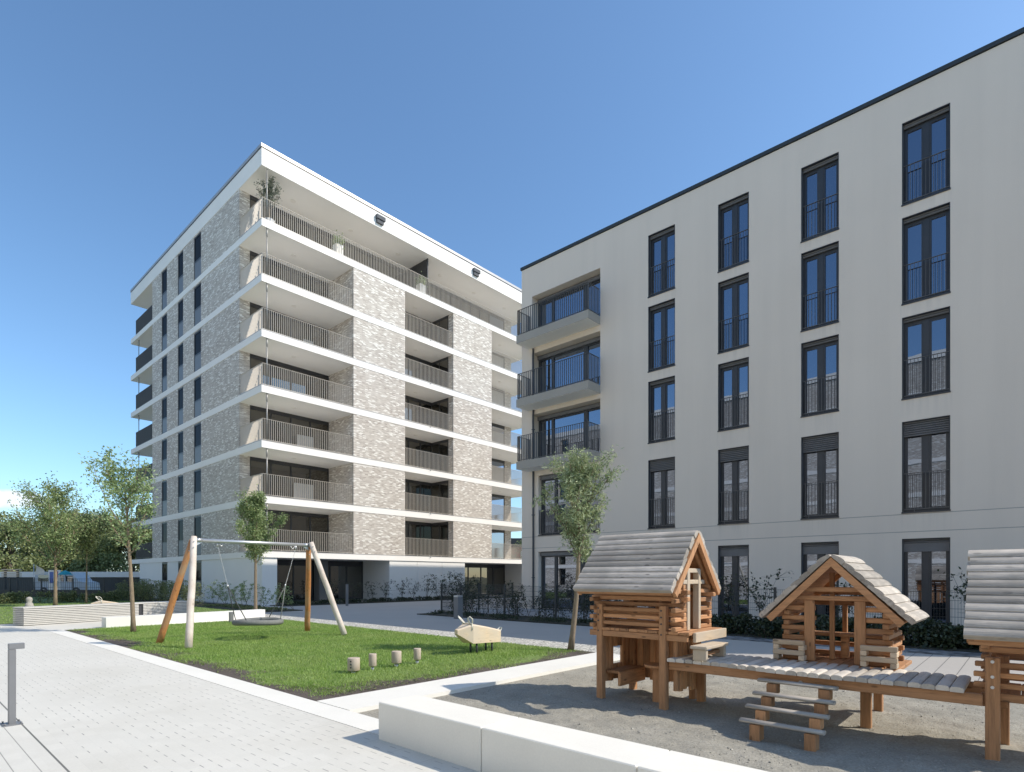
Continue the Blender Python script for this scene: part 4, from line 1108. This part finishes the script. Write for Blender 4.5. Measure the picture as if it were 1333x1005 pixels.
for (x,y,tp) in ((6.48,.245,.855),(6.48,-.80,.855),(7.22,.20,.80),(7.22,-.80,.80)):
    p_ = MB().cbox(x-.05,x+.05,y-.05,y+.05,-.12,tp,.007).build('post', W['larch_z'], t3)
    bt = MB()
    for z in (.60,.69,.82): bt.tube([(x-.058,y,z),(x-.048,y,z)],.014,8)
    if x < 7: bt.build('bolt', M['galv'], p_)
rl = MB()
for z in (.585,.675,.765): rl.cbox(6.50,6.55,-.9,.36+J(.02),z,z+.045,.006)
rl.cbox(6.49,6.55,-.9,.30,.475,.545,.006); rl.cbox(6.58,6.64,-.9,.34,.885,.935,.006)
rl.build('guard_rail', W['larch_y'], t3)
sw_ = MB()
for i in range(5): sw_.cbox(6.56+J(.01),7.25,.27,.33,.60+.088*i-.04,.60+.088*i,.006)
sw_.build('side_wall', W['larch_x'], t3)
bkw = MB()
for i in range(4): bkw.cbox(7.26,7.32,-.9,.34,.56+.10*i,.62+.10*i,.006)
bkw.build('side_wall', W['larch_y'], t3)
MB().cbox(6.60,6.66,.15,.33,.40,.52,.006).build('bracket', W['larch_y'], t3)
fl = MB()
for i in range(8): fl.cbox(6.56,7.26,-.9+.138*i,-.9+.138*i+.132,.50,.54,.005)
fl.build('floor', W['larch_x'], t3)

# ================================================================== FENCES
def mesh_fence(t, axis, a0, a1, c, h, posts, z0=.03, mp='dark_steel'):
    mb = MB(); n = int((a1-a0)/.055)
    def bar(p0,p1,r):
        # square wire
        lo=[min(p0[i],p1[i]) for i in range(3)]; hi=[max(p0[i],p1[i]) for i in range(3)]
        for i in range(3):
            if hi[i]-lo[i] < .001: lo[i]-=r; hi[i]+=r
        mb.box(lo[0],hi[0],lo[1],hi[1],lo[2],hi[2])
    for i in range(n+1):
        a=a0+(a1-a0)*i/n
        bar((a,c,z0+.04),(a,c,z0+h),.0028) if axis=='x' else bar((c,a,z0+.04),(c,a,z0+h),.0028)
    for k in range(7):
        z=z0+.05+(h-.06)*k/6
        bar((a0,c+.004,z),(a1,c+.004,z),.004) if axis=='x' else bar((c+.004,a0,z),(c+.004,a1,z),.004)
    mb.build('wire_mesh', M[mp], t)
    for a in posts:
        x,y=(a,c) if axis=='x' else (c,a)
        MB().box(x-.03,x+.03,y-.03,y+.03,-.1,z0+h+.06).build('post', M[mp], t)
f1 = thing('garden_fence', 'dark wire mesh fence with slim posts in front of the grey building\'s gardens', 'fence', (16.35,6,0))
mesh_fence(f1,'y',-6.0,18.85,16.35,1.18,[18.85,17.65,15.15,12.65,10.15,7.65,5.15,2.65,.15,-2.35,-4.85])
mesh_fence(f1,'x',16.40,21.0,18.85,1.18,[18.6,20.9])

# ================================================================== VEGETATION
def leaf_quads(P, ln, wd, rng, up=.3):
    """a small pointed leaf (diamond) at every point"""
    n=len(P); d=rng.normal(0,1,(n,3)); d[:,2]-=up; d/=np.linalg.norm(d,axis=1)[:,None]
    a=rng.normal(0,1,(n,3)); s=np.cross(d,a); s/=np.maximum(np.linalg.norm(s,axis=1),1e-6)[:,None]
    nr=np.cross(d,s); L=(ln*rng.uniform(.6,1.3,n))[:,None]; Wd=(wd*rng.uniform(.7,1.2,n))[:,None]
    V=np.zeros((n,4,3)); V[:,0]=P; V[:,1]=P+d*L*.45+s*Wd; V[:,2]=P+d*L+nr*L*.12; V[:,3]=P+d*L*.45-s*Wd
    return V.reshape(-1,3)
def grow(base, H, z0, width, r0, rng, nb=14, up=.75, lean=(0,0), top=.92, belly=.45):
    """returns trunk mesh builder and twig points"""
    mb=MB(); pts=[]; ns=12
    bend=rng.normal(0,.012*H,(2,)); tr=[]
    for i in range(ns+1):
        t=i/ns; tr.append((base[0]+lean[0]*t**1.5+bend[0]*math.sin(3.1*t), base[1]+lean[1]*t**1.5+bend[1]*math.sin(2.6*t), base[2]+H*top*t))
    rs=[r0*(1-.86*(i/ns)**1.1)+.004 for i in range(ns+1)]; rs[0]*=1.25
    mb.tube(tr,rs,9)
    twigs=[]
    f=lambda z: np.array([np.interp(z,[p[2] for p in tr],[p[k] for p in tr]) for k in range(3)])
    for b in range(nb):
        t=(b+rng.uniform(0,.8))/nb; z=base[2]+z0+(H*top-z0)*t*.93; p=f(z)
        a=b*2.4+rng.uniform(-.5,.5); rel=math.sin(math.pi*min(1,(t+.18)/(1.25))**belly) if t<.999 else .2
        ln=width*.5*max(.25,rel)*rng.uniform(.75,1.25)*1.15
        d=np.array([math.cos(a),math.sin(a),up*rng.uniform(.7,1.4)]); d/=np.linalg.norm(d); d=d*1.0
        br=[p]; q=p.copy(); m=5
        for s in range(m):
            d=d+rng.normal(0,.14,3)+np.array([0,0,.10]); d/=np.linalg.norm(d); q=q+d*ln/m*1.15; br.append(q.copy())
        rb=max(.006,r0*.36*(1-.6*t)); mb.tube(br,[rb*(1-.8*s/m)+.002 for s in range(m+1)],5)
        for s in range(1,m+1):
            for _ in range(3):
                d2=d*.6+rng.normal(0,.55,3); d2[2]+=.15; d2/=np.linalg.norm(d2); e=br[s]+d2*ln*.32*rng.uniform(.5,1.2)
                mb.tube([br[s],(br[s]+e)/2+rng.normal(0,.012*ln,3),e],[max(.002,rb*.3),max(.0016,rb*.2),.0012],4,cap=False)
                twigs.append((br[s],e))
    twigs.append((np.array(tr[-3]),np.array([tr[-1][0],tr[-1][1],base[2]+H])))
    return mb,twigs
def tree(label, base, H, z0, width, r0, nleaf, ln, wd, seed, leafm, bark='bark', name='young_tree', group=None, spread=.07, **kw):
    rng=np.random.default_rng(seed); t=thing(name,label,'tree',base,group)
    mb,tw_=grow(base,H,z0,width,r0,rng,**kw); mb.build('trunk',M[bark],t)
    A=np.array([a for a,b in tw_]); B=np.array([b for a,b in tw_]); w=np.linalg.norm(B-A,axis=1); w/=w.sum()
    # leaves gather on some twigs and leave others nearly bare
    w*=rng.gamma(1.4,1,len(w)); w/=w.sum()
    i=rng.choice(len(w),nleaf,p=w); s=rng.uniform(.1,1.08,nleaf)[:,None]
    P=A[i]+(B[i]-A[i])*s+rng.normal(0,spread,(nleaf,3))
    fast_mesh('crown',leaf_quads(P,ln,wd,rng),4,M[leafm],t,off=base); return t
tree('slender young tree with narrow grey-green leaves standing beside the raised playhouse', (9.85,7.22,0), 4.32, 1.80, 1.62, .058, 8600, .095, .013, 3, 'leaf_a', nb=24, up=1.25, belly=.8, spread=.06)
tree('young oval-crowned tree at the far lawn corner, seen through the swing frame', (9.88,22.32,0), 5.2, 1.95, 1.95, .062, 13000, .075, .022, 7, 'leaf_b', nb=22, up=1.1, belly=.7, spread=.07)
tree('airy young tree with feathery light green tufts at the left lawn edge', (4.84,18.66,0), 5.05, 2.15, 2.2, .058, 3900, .10, .022, 12, 'leaf_c', nb=15, up=1.2, belly=.9, spread=.075, lean=(-.15,.35))
tree('broad round-headed young tree behind the slatted bench, tallest at the far left', (6.23,37.45,0), 6.75, 1.9, 4.1, .085, 9000, .12, .034, 21, 'leaf_b', nb=24, up=.95, belly=.6, spread=.14)
tree('thin pale-stemmed sapling between the round-headed tree and the brick tower', (8.13,40.42,0), 5.3, 2.3, 2.6, .05, 6000, .11, .03, 23, 'leaf_d', nb=16, up=1.0, belly=.7, spread=.12)

# the wood behind: separate full trees
def big_tree(label, base, H, width, n, seed, leafm):
    rng=np.random.default_rng(seed); t=thing('broadleaf_tree',label,'tree',base,'trees of the wood behind the court')
    mb=MB(); mb.tube([(base[0],base[1],-.2),(base[0]+.1,base[1],H*.3),(base[0],base[1]+.2,H*.75)],[.28,.2,.06],8)
    L=[]
    for k in range(26):
        z=H*(.18+.74*rng.beta(1.3,1.2)); rr_=width*.5*math.sin(math.pi*min(.98,(z/H)**.8+.06))**.6*rng.uniform(.25,.95); a=rng.uniform(0,6.28)
        c=np.array([base[0]+rr_*math.cos(a),base[1]+rr_*math.sin(a),z]); L.append((c,rng.uniform(.5,1.1)*width*.2))
        mb.tube([(base[0],base[1]+.05,z*.55),tuple(c*.5+np.array([base[0],base[1],z*.7])*.5),tuple(c)],[.08,.05,.015],5)
    mb.build('trunk',M['bark_dark'],t)
    P=[]
    for c,r in L:
        m=n//len(L); d=rng.normal(0,1,(m,3)); d/=np.linalg.norm(d,axis=1)[:,None]
        P.append(c+d*(r*rng.uniform(.45,1.12,m)**.6)[:,None]*np.array([1,1,.8]))
    fast_mesh('crown',leaf_quads(np.concatenate(P),.30,.10,rng),4,M[leafm],t,off=base); return t
def at(px, d, z=0):
    l=(px-666.5)/F_*d; return (d*.742+l*.670, d*.670-l*.742, z)
wl2 = [(-40,64,9.0,9,'leaf_e','dark dense woodland tree at the far left edge of the picture'),
       (12,60,8.2,8,'leaf_d','woodland tree rising left of the round-headed young tree, above the sail banner'),
       (52,72,9.0,9,'leaf_e','dark woodland tree directly behind the round-headed young tree'),
       (95,62,8.4,8,'leaf_d','bushy woodland tree behind the thin sapling'),
       (135,70,9.6,9,'leaf_e','dark woodland tree between the sapling and the airy feathery tree'),
       (172,64,8.3,8,'leaf_d','woodland tree behind the airy feathery tree, beside the tower'),
       (205,76,11,9,'leaf_e','tall woodland tree whose top shows under the tower\'s far balconies')]
for i,(px,d,H,w,lm_,lb) in enumerate(wl2): big_tree(lb, at(px,d), H, w, 9000, 50+i, lm_)
# undergrowth closing the foot of the wood
rng=np.random.default_rng(77); P=[]
for i in range(9000):
    px=rng.uniform(-140,235); d=rng.uniform(58,66); q=at(px,d); P.append((q[0],q[1],abs(rng.normal(0,1.3))+.05))
fast_mesh('undergrowth', leaf_quads(np.array(P),.34,.11,rng), 4, M['leaf_e'], kind='stuff')

HEDGES = []
def hedge(name, label, cat, x0,x1,y0,y1,h, n, ln, wd, seed, leafm, stems=0, z0=.03, dens=1.0):
    rng=np.random.default_rng(seed); base=((x0+x1)/2,(y0+y1)/2,0); t=thing(name,label,cat,base)
    lx,ly=x1-x0,y1-y0; mb=MB()
    ns=stems or int(max(lx,ly)/.3)
    C=[]
    for i in range(ns):
        x=rng.uniform(x0,x1); y=rng.uniform(y0,y1); hh=h*rng.uniform(.7,1.12); C.append((x,y,hh))
        mb.tube([(x,y,0),(x+rng.normal(0,.03),y+rng.normal(0,.03),hh*.5),(x+rng.normal(0,.06),y+rng.normal(0,.06),hh)],[.012,.008,.003],5)
    mb.build('stem',M['bark_dark'],t)
    C=np.array(C); i=rng.choice(ns,n); z=rng.beta(1.3,1.05,n)
    P=np.stack([C[i,0]+rng.normal(0,.16,n)*(1.05-.5*z),C[i,1]+rng.normal(0,.16,n)*(1.05-.5*z),z0+z*C[i,2]],1)
    fast_mesh('foliage',leaf_quads(P,ln,wd,rng),4,M[leafm],t,off=base); return t
hedge('hornbeam_hedge','leafy hornbeam hedge along the left foot of the brick tower','hedge',11.2,11.9,33.2,47,1.25,13000,.075,.024,31,'leaf_h',60)
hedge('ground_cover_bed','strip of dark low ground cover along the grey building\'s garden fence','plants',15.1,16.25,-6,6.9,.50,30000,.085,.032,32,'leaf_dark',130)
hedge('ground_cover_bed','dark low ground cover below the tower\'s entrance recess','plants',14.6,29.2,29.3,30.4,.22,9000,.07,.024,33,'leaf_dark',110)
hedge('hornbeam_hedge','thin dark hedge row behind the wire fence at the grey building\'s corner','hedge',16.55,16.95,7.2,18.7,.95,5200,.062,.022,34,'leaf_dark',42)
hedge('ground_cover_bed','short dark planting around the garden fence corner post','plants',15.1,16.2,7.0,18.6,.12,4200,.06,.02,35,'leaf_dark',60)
hedge('clipped_hedge','dark low hedge in front of the screen fence at the far left','hedge',3.0,11.0,43.2,44.0,.62,9000,.10,.035,37,'leaf_h',50)
hedge('grass_bank','low shaded plants in the bed before the left foot of the tower','plants',11.4,13.0,25.2,32,.10,4000,.07,.02,36,'leaf_h',40)

def shrub_mesh(h, w, n, ln, wd, seed, leafm, name, label, base, group, stems=4):
    rng=np.random.default_rng(seed); t=thing(name,label,'shrub',base,group); tw_=[]
    for k in range(stems):
        mb=MB()
        a=rng.uniform(0,6.28); q=np.array(base)+np.array([0,0,0]); br=[q.copy()]; d=np.array([math.cos(a)*.35,math.sin(a)*.35,1.0])
        for s in range(5):
            d=d+rng.normal(0,.16,3); d/=np.linalg.norm(d); q=q+d*h/5*rng.uniform(.8,1.1); br.append(q.copy())
            if s:
                for _ in range(3):
                    e=q+np.array([rng.normal(0,1),rng.normal(0,1),rng.normal(.3,.5)])*w*.24; mb.tube([q,(q+e)/2+rng.normal(0,.02,3),e],[.004,.003,.0015],4,cap=False); tw_.append((q.copy(),e))
        mb.tube(br,[.010,.009,.007,.005,.004,.002],5)
        mb.build('stem',M['bark_dark'],t)
    A=np.array([a for a,b in tw_]); B=np.array([b for a,b in tw_]); i=rng.choice(len(A),n)
    P=A[i]+(B[i]-A[i])*rng.uniform(0,1.1,(n,1))+rng.normal(0,.035,(n,3))
    fast_mesh('foliage',leaf_quads(P,ln,wd,rng),4,M[leafm],t,off=base); return t
# young hornbeams behind the wire fence: three kinds, copied
gH='young shrubs behind the wire fence of the grey building'
lb3='sparse dark young shrub in the row between wire fence and corner of the grey building'
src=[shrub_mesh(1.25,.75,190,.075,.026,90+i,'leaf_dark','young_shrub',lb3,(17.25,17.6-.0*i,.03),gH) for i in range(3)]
src[0].location=(17.2,18.0,.03); src[1].location=(17.25,16.9,.03); src[2].location=(17.2,15.7,.03)
rs=random.Random(3)
for i,v in enumerate((14.6,13.4,12.3,11.2,10.0,8.9)):
    dup(src[i%3],(17.2+rs.uniform(-.1,.1),v,.03),rotz=rs.uniform(0,6),scale=rs.uniform(.85,1.15))
lbw='sparse young shrub against the grey wall behind the playhouses and fence'
gW='young shrubs along the grey wall behind the playhouses'
for i,(u,v) in enumerate(((18.6,9.6),(18.9,7.2),(18.7,6.3),(18.8,4.1),(18.9,3.55),(19.0,1.05),(18.8,.45))):
    dup(src[(i+1)%3],(u,v,.03),lbw,gW,rs.uniform(0,6),rs.uniform(1.15,1.45))
gT='young shrubs at the foot of the white panels of the brick tower'
lbt='sparse young shrub at the foot of the tower\'s sheltered white panels'
for i,u in enumerate((22.6,23.6,24.5,25.6,26.3,27.6,28.3,29.4)):
    dup(src[i%3],(u,29.9+rs.uniform(-.2,.2),.03),lbt,gT,rs.uniform(0,6),rs.uniform(.95,1.3))
lbe='sparse young shrub in the dark bed before the tower\'s entrance recess'
for i,u in enumerate((17.6,19.0,20.3,21.3)):
    dup(src[i%3],(u,29.8,.03),lbe,'young shrubs before the entrance recess',rs.uniform(0,6),rs.uniform(.9,1.1))
lb4='thin sunlit young hornbeam in the row before the tower\'s white ground floor'
gS='thin young hornbeams before the white ground floor'
s4=[shrub_mesh(1.15,.5,330,.06,.022,120+i,'leaf_b','young_hornbeam',lb4,(12.0,31.6-i,.03),gS,2) for i in range(2)]
for i in range(8): dup(s4[i%2],(12.05+rs.uniform(-.15,.15),31.9-.82*i,.03),rotz=rs.uniform(0,6),scale=rs.uniform(.85,1.15))
s4[0].location=(12.2,25.2,.03); s4[1].location=(12.6,24.6,.03)
# big green shrub at the end of the fence
shrub_mesh(1.7,1.0,900,.07,.026,140,'leaf_dark','large_shrub','fuller dark shrub rising above the fence at its outer corner',(17.2,18.75,.03),None,7)

# potted plants on the top terrace
pt=thing('potted_olive','potted olive tree on the top corner balcony of the brick tower','potted plant',(14.75,31.6,S[6]+.03))
mb=MB(); mb.tube([(14.75,31.6,S[6]+.03),(14.75,31.6,S[6]+.5)],[.2,.28],16); mb.build('pot',M['panel'],pt)
rng=np.random.default_rng(9); b_=(14.75,31.6,S[6]+.45); mb,tw_=grow(b_,2.3,.55,1.75,.04,rng,nb=13,up=.8); mb.build('trunk',M['bark'],pt)
A=np.array([a for a,b in tw_]); B=np.array([b for a,b in tw_]); i=rng.choice(len(A),1500); P=A[i]+(B[i]-A[i])*rng.uniform(.2,1.1,(1500,1))+rng.normal(0,.05,(1500,3)); P=P[P[:,2]<23.8]
fast_mesh('crown',leaf_quads(P,.11,.024,rng),4,M['leaf_olive'],pt,off=(14.75,31.6,S[6]+.03))
for (u,lb) in ((19.0,'white planter with a small green plant on the top terrace above the wide brick pier'),(25.45,'white square planter on the top terrace beside the dark privacy screen')):
    pp=thing('planter',lb,'potted plant',(u,31.5,S[6]+.03)); z=S[6]+.03
    MB().cbox(u-.25,u+.25,31.28,31.78,z,z+.85,.01).build('pot',M['white'],pp)
    P=np.random.default_rng(int(u)).normal(0,1,(420,3))*np.array([.16,.16,.18])+np.array([u,31.5,z+1.05])
    fast_mesh('foliage',leaf_quads(P,.12,.04,np.random.default_rng(2)),4,M['leaf_b'],pp,off=(u,31.5,z))

# ================================================================== FAR LEFT BACKGROUND
def pt_(px,d): q=at(px,d); return q[0],q[1]
ROT=math.atan2(-.742,.670)                      # square to the view there
ws=thing('flat_roofed_shed','long low shed with a bright white roof edge beyond the dark screen fence','building',(*pt_(60,56),0))
c=pt_(60,57); mb=MB(); mb.obox((c[0],c[1],.75),26,4,1.5,ROT); mb.build('wall',M['anthra'],ws)
mb=MB(); mb.obox((c[0],c[1],1.78),26.4,4.4,.52,ROT); mb.build('roof',M['white'],ws)
fe=thing('screen_fence','long dark screen fence at the far left, behind the lawn','fence',(*pt_(70,43),0))
c=pt_(55,44); mb=MB(); mb.obox((c[0],c[1],.28),20,.05,.56,ROT); mb.build('screen',M['dark_steel'],fe)
for k in range(9):
    q=(c[0]+math.cos(ROT)*(-9.6+2.4*k),c[1]+math.sin(ROT)*(-9.6+2.4*k)); mb=MB(); mb.obox((q[0]-.05,q[1]-.03,.72),.06,.06,1.45,ROT); mb.build('post',M['dark_steel'],fe)
mb=MB()
for k in range(120):
    q=(c[0]+math.cos(ROT)*(-9.6+.16*k),c[1]+math.sin(ROT)*(-9.6+.16*k)); mb.obox((q[0],q[1],.98),.014,.014,.84,ROT)
for z in (.75,1.1,1.4): mb.obox((c[0],c[1],z),19.2,.02,.02,ROT)
mb.build('wire_mesh',M['dark_steel'],fe)
# van
paint=plain('van_paint',(.50,.54,.58),.3,.05,2); vg=glassmat('van_glass',(.7,.75,.8),(.02,.025,.03),.3)
va=thing('parked_van','pale blue van parked behind the dark screen fence','van',(*pt_(88,49),0))
c=pt_(88,50)
def loc2(x,y,z): return (c[0]+math.cos(ROT)*x-math.sin(ROT)*y, c[1]+math.sin(ROT)*x+math.cos(ROT)*y, z)
prof=[(-2.1,.35),(-2.15,1.75),(-1.9,1.95),(1.0,1.95),(1.55,1.2),(2.15,1.05),(2.25,.35)]
mb=MB(); mb.add([loc2(x,-.85,z) for x,z in prof]+[loc2(x,.85,z) for x,z in prof],[(0,1,2,3,4,5,6),(13,12,11,10,9,8,7)]+[(k,(k+1)%7,7+(k+1)%7,7+k) for k in range(7)]); mb.build('body',paint,va)
for x0,x1,z0_,z1_ in ((-1.85,-.75,1.15,1.72),(-.6,.35,1.15,1.72),(.45,1.15,1.15,1.65)):
    mb=MB(); mb.add([loc2(x0,.856,z0_),loc2(x1,.856,z0_),loc2(x1-.05,.856,z1_),loc2(x0,.856,z1_),loc2(x0,-.856,z0_),loc2(x1,-.856,z0_),loc2(x1-.05,-.856,z1_),loc2(x0,-.856,z1_)],[(0,1,2,3),(4,5,6,7)]); mb.build('window',vg,va)
for x in (-1.35,1.4):
    for y in (-.8,.8):
        mb=MB(); mb.tube([loc2(x,y-.1,.33),loc2(x,y+.1,.33)],.33,16); wh=mb.build('wheel',M['anthra'],va)
        mb=MB(); mb.tube([loc2(x,y-.11,.33),loc2(x,y+.11,.33)],.17,12); mb.build('rim',M['galv'],wh)
for x in (-2.17,2.22):
    for y in (-.6,.6):
        mb=MB(); mb.obox(loc2(x,y,.75),.06,.3,.16,ROT); mb.build('headlight' if x>0 else 'tail_light',M['panel'],va)
# sail banner, poster board, wood stack, umbrella
bn=thing('sail_banner','cream sail-shaped banner on a thin pole before the dark trees','banner',(*pt_(45,47),0))
q=pt_(44,47); mb=MB(); mb.tube([(q[0],q[1],0),(q[0],q[1],2.6)],.025,6); mb.build('pole',M['galv'],bn)
c=(q[0],q[1]); vs=[]
for k in range(9):
    t=k/8; z=1.75+.78*t; w=.72*(1-.55*t**3)*(.75+.25*math.sin(2.5*t+.6)); o_=.10*math.sin(t*3); vs+=[loc2(.02+.15*t,o_,z-.02),loc2(.04+w,o_+.08,z-.12*t)]
mb=MB(); mb.add(vs,[(2*k,2*k+1,2*k+3,2*k+2) for k in range(8)],True); mb.add([(x+.01,y+.01,z) for x,y,z in vs],[(2*k,2*k+1,2*k+3,2*k+2) for k in range(8)],True); mb.build('cloth',plain('cream_cloth',(.68,.64,.55),.9,.06,3),bn)
c=pt_(71,46); pb=thing('poster_column','tall white and blue poster board beside the round-headed tree','sign',(c[0],c[1],0))
mb=MB(); mb.obox((c[0],c[1],1.25),.95,.06,1.7,ROT); mb.build('board',M['panel'],pb)
for k,(x,z,w,h_,cl) in enumerate(((-.22,1.5,.3,.9,(.10,.16,.42)),(.15,1.75,.34,.5,(.22,.12,.30)),(.12,1.0,.4,.45,(.12,.30,.42)))):
    mb=MB(); mb.obox(loc2(x,.034 if False else -.034,z),w,.008,h_,ROT); mb.obox(loc2(x,.034,z),w,.008,h_,ROT); mb.build('printed_panel',plain('print_%s'%'abc'[k],cl,.5,.25,8),pb)
for x in (-.4,.4):
    mb=MB(); mb.obox(loc2(x,0,.2),.06,.05,.41,ROT); mb.build('leg',M['grey_post'],pb)
c=pt_(15,46); wk=thing('timber_stack','stack of yellowish timber slats on a dark rack above the screen fence','timber stack',(c[0],c[1],0))
for k in range(4):
    mb=MB(); mb.obox((c[0],c[1],1.62+.17*k),1.35,.35,.09,ROT); mb.build('slat_board',M['pale_x'],wk)
mb=MB()
for x in (-.5,.5): mb.obox(loc2(x,0,1.05),.08,.2,2.1,ROT)
mb.build('rack',M['anthra'],wk)
c=pt_(85,46); um=thing('folded_parasol','small teal parasol top beside the poster board','parasol',(c[0],c[1],0))
mb=MB(); mb.tube([(c[0],c[1],0),(c[0],c[1],2.1)],.025,6); mb.build('pole',M['galv'],um)
mb=MB(); mb.tube([(c[0],c[1],1.72),(c[0],c[1],1.95),(c[0],c[1],2.08)],[.5,.28,.02],12,cap=False); mb.build('canopy',plain('teal_cloth',(.03,.30,.36),.8,.1,3),um)
# stone figure behind the bench end
c=pt_(38,24.5); sf=MB()
sf.tube([(c[0],c[1],0),(c[0],c[1],.28),(c[0],c[1],.40),(c[0],c[1],.47),(c[0],c[1],.56),(c[0],c[1],.66),(c[0],c[1],.70)],[.17,.16,.14,.09,.12,.10,.03],12)
single(sf,'stone_figure',plain('rough_stone',(.36,.34,.31),.9,.3,14,.02),'small rounded stone figure on the grass behind the left end of the bench','sculpture')
# house with a red facade far behind, seen in the gap between the two buildings
c=pt_(671,112); rh=thing('red_house','distant red-walled house glimpsed in the gap between the two buildings','house',(c[0],c[1],0))
R2=math.atan2(-.742,.670)
mb=MB(); mb.obox((c[0],c[1],3.6),14,8,7.2,R2); mb.build('wall',plain('red_wall',(.36,.10,.08),.8,.1,1),rh)
mb=MB(); mb.obox((c[0],c[1],8.0),14.6,8.6,1.6,R2); mb.build('roof',M['anthra'],rh)
for x in (-4.5,-1.5,1.5,4.5):
    mb=MB(); mb.obox((c[0]+math.cos(R2)*x+math.sin(R2)*4.02,c[1]+math.sin(R2)*x-math.cos(R2)*4.02,5.6),1.1,.06,1.5,R2); mb.build('window',M['panel'],rh)
big_tree('tree far behind the gap between the two buildings', at(690,95), 8.5, 7, 5000, 99, 'leaf_d')
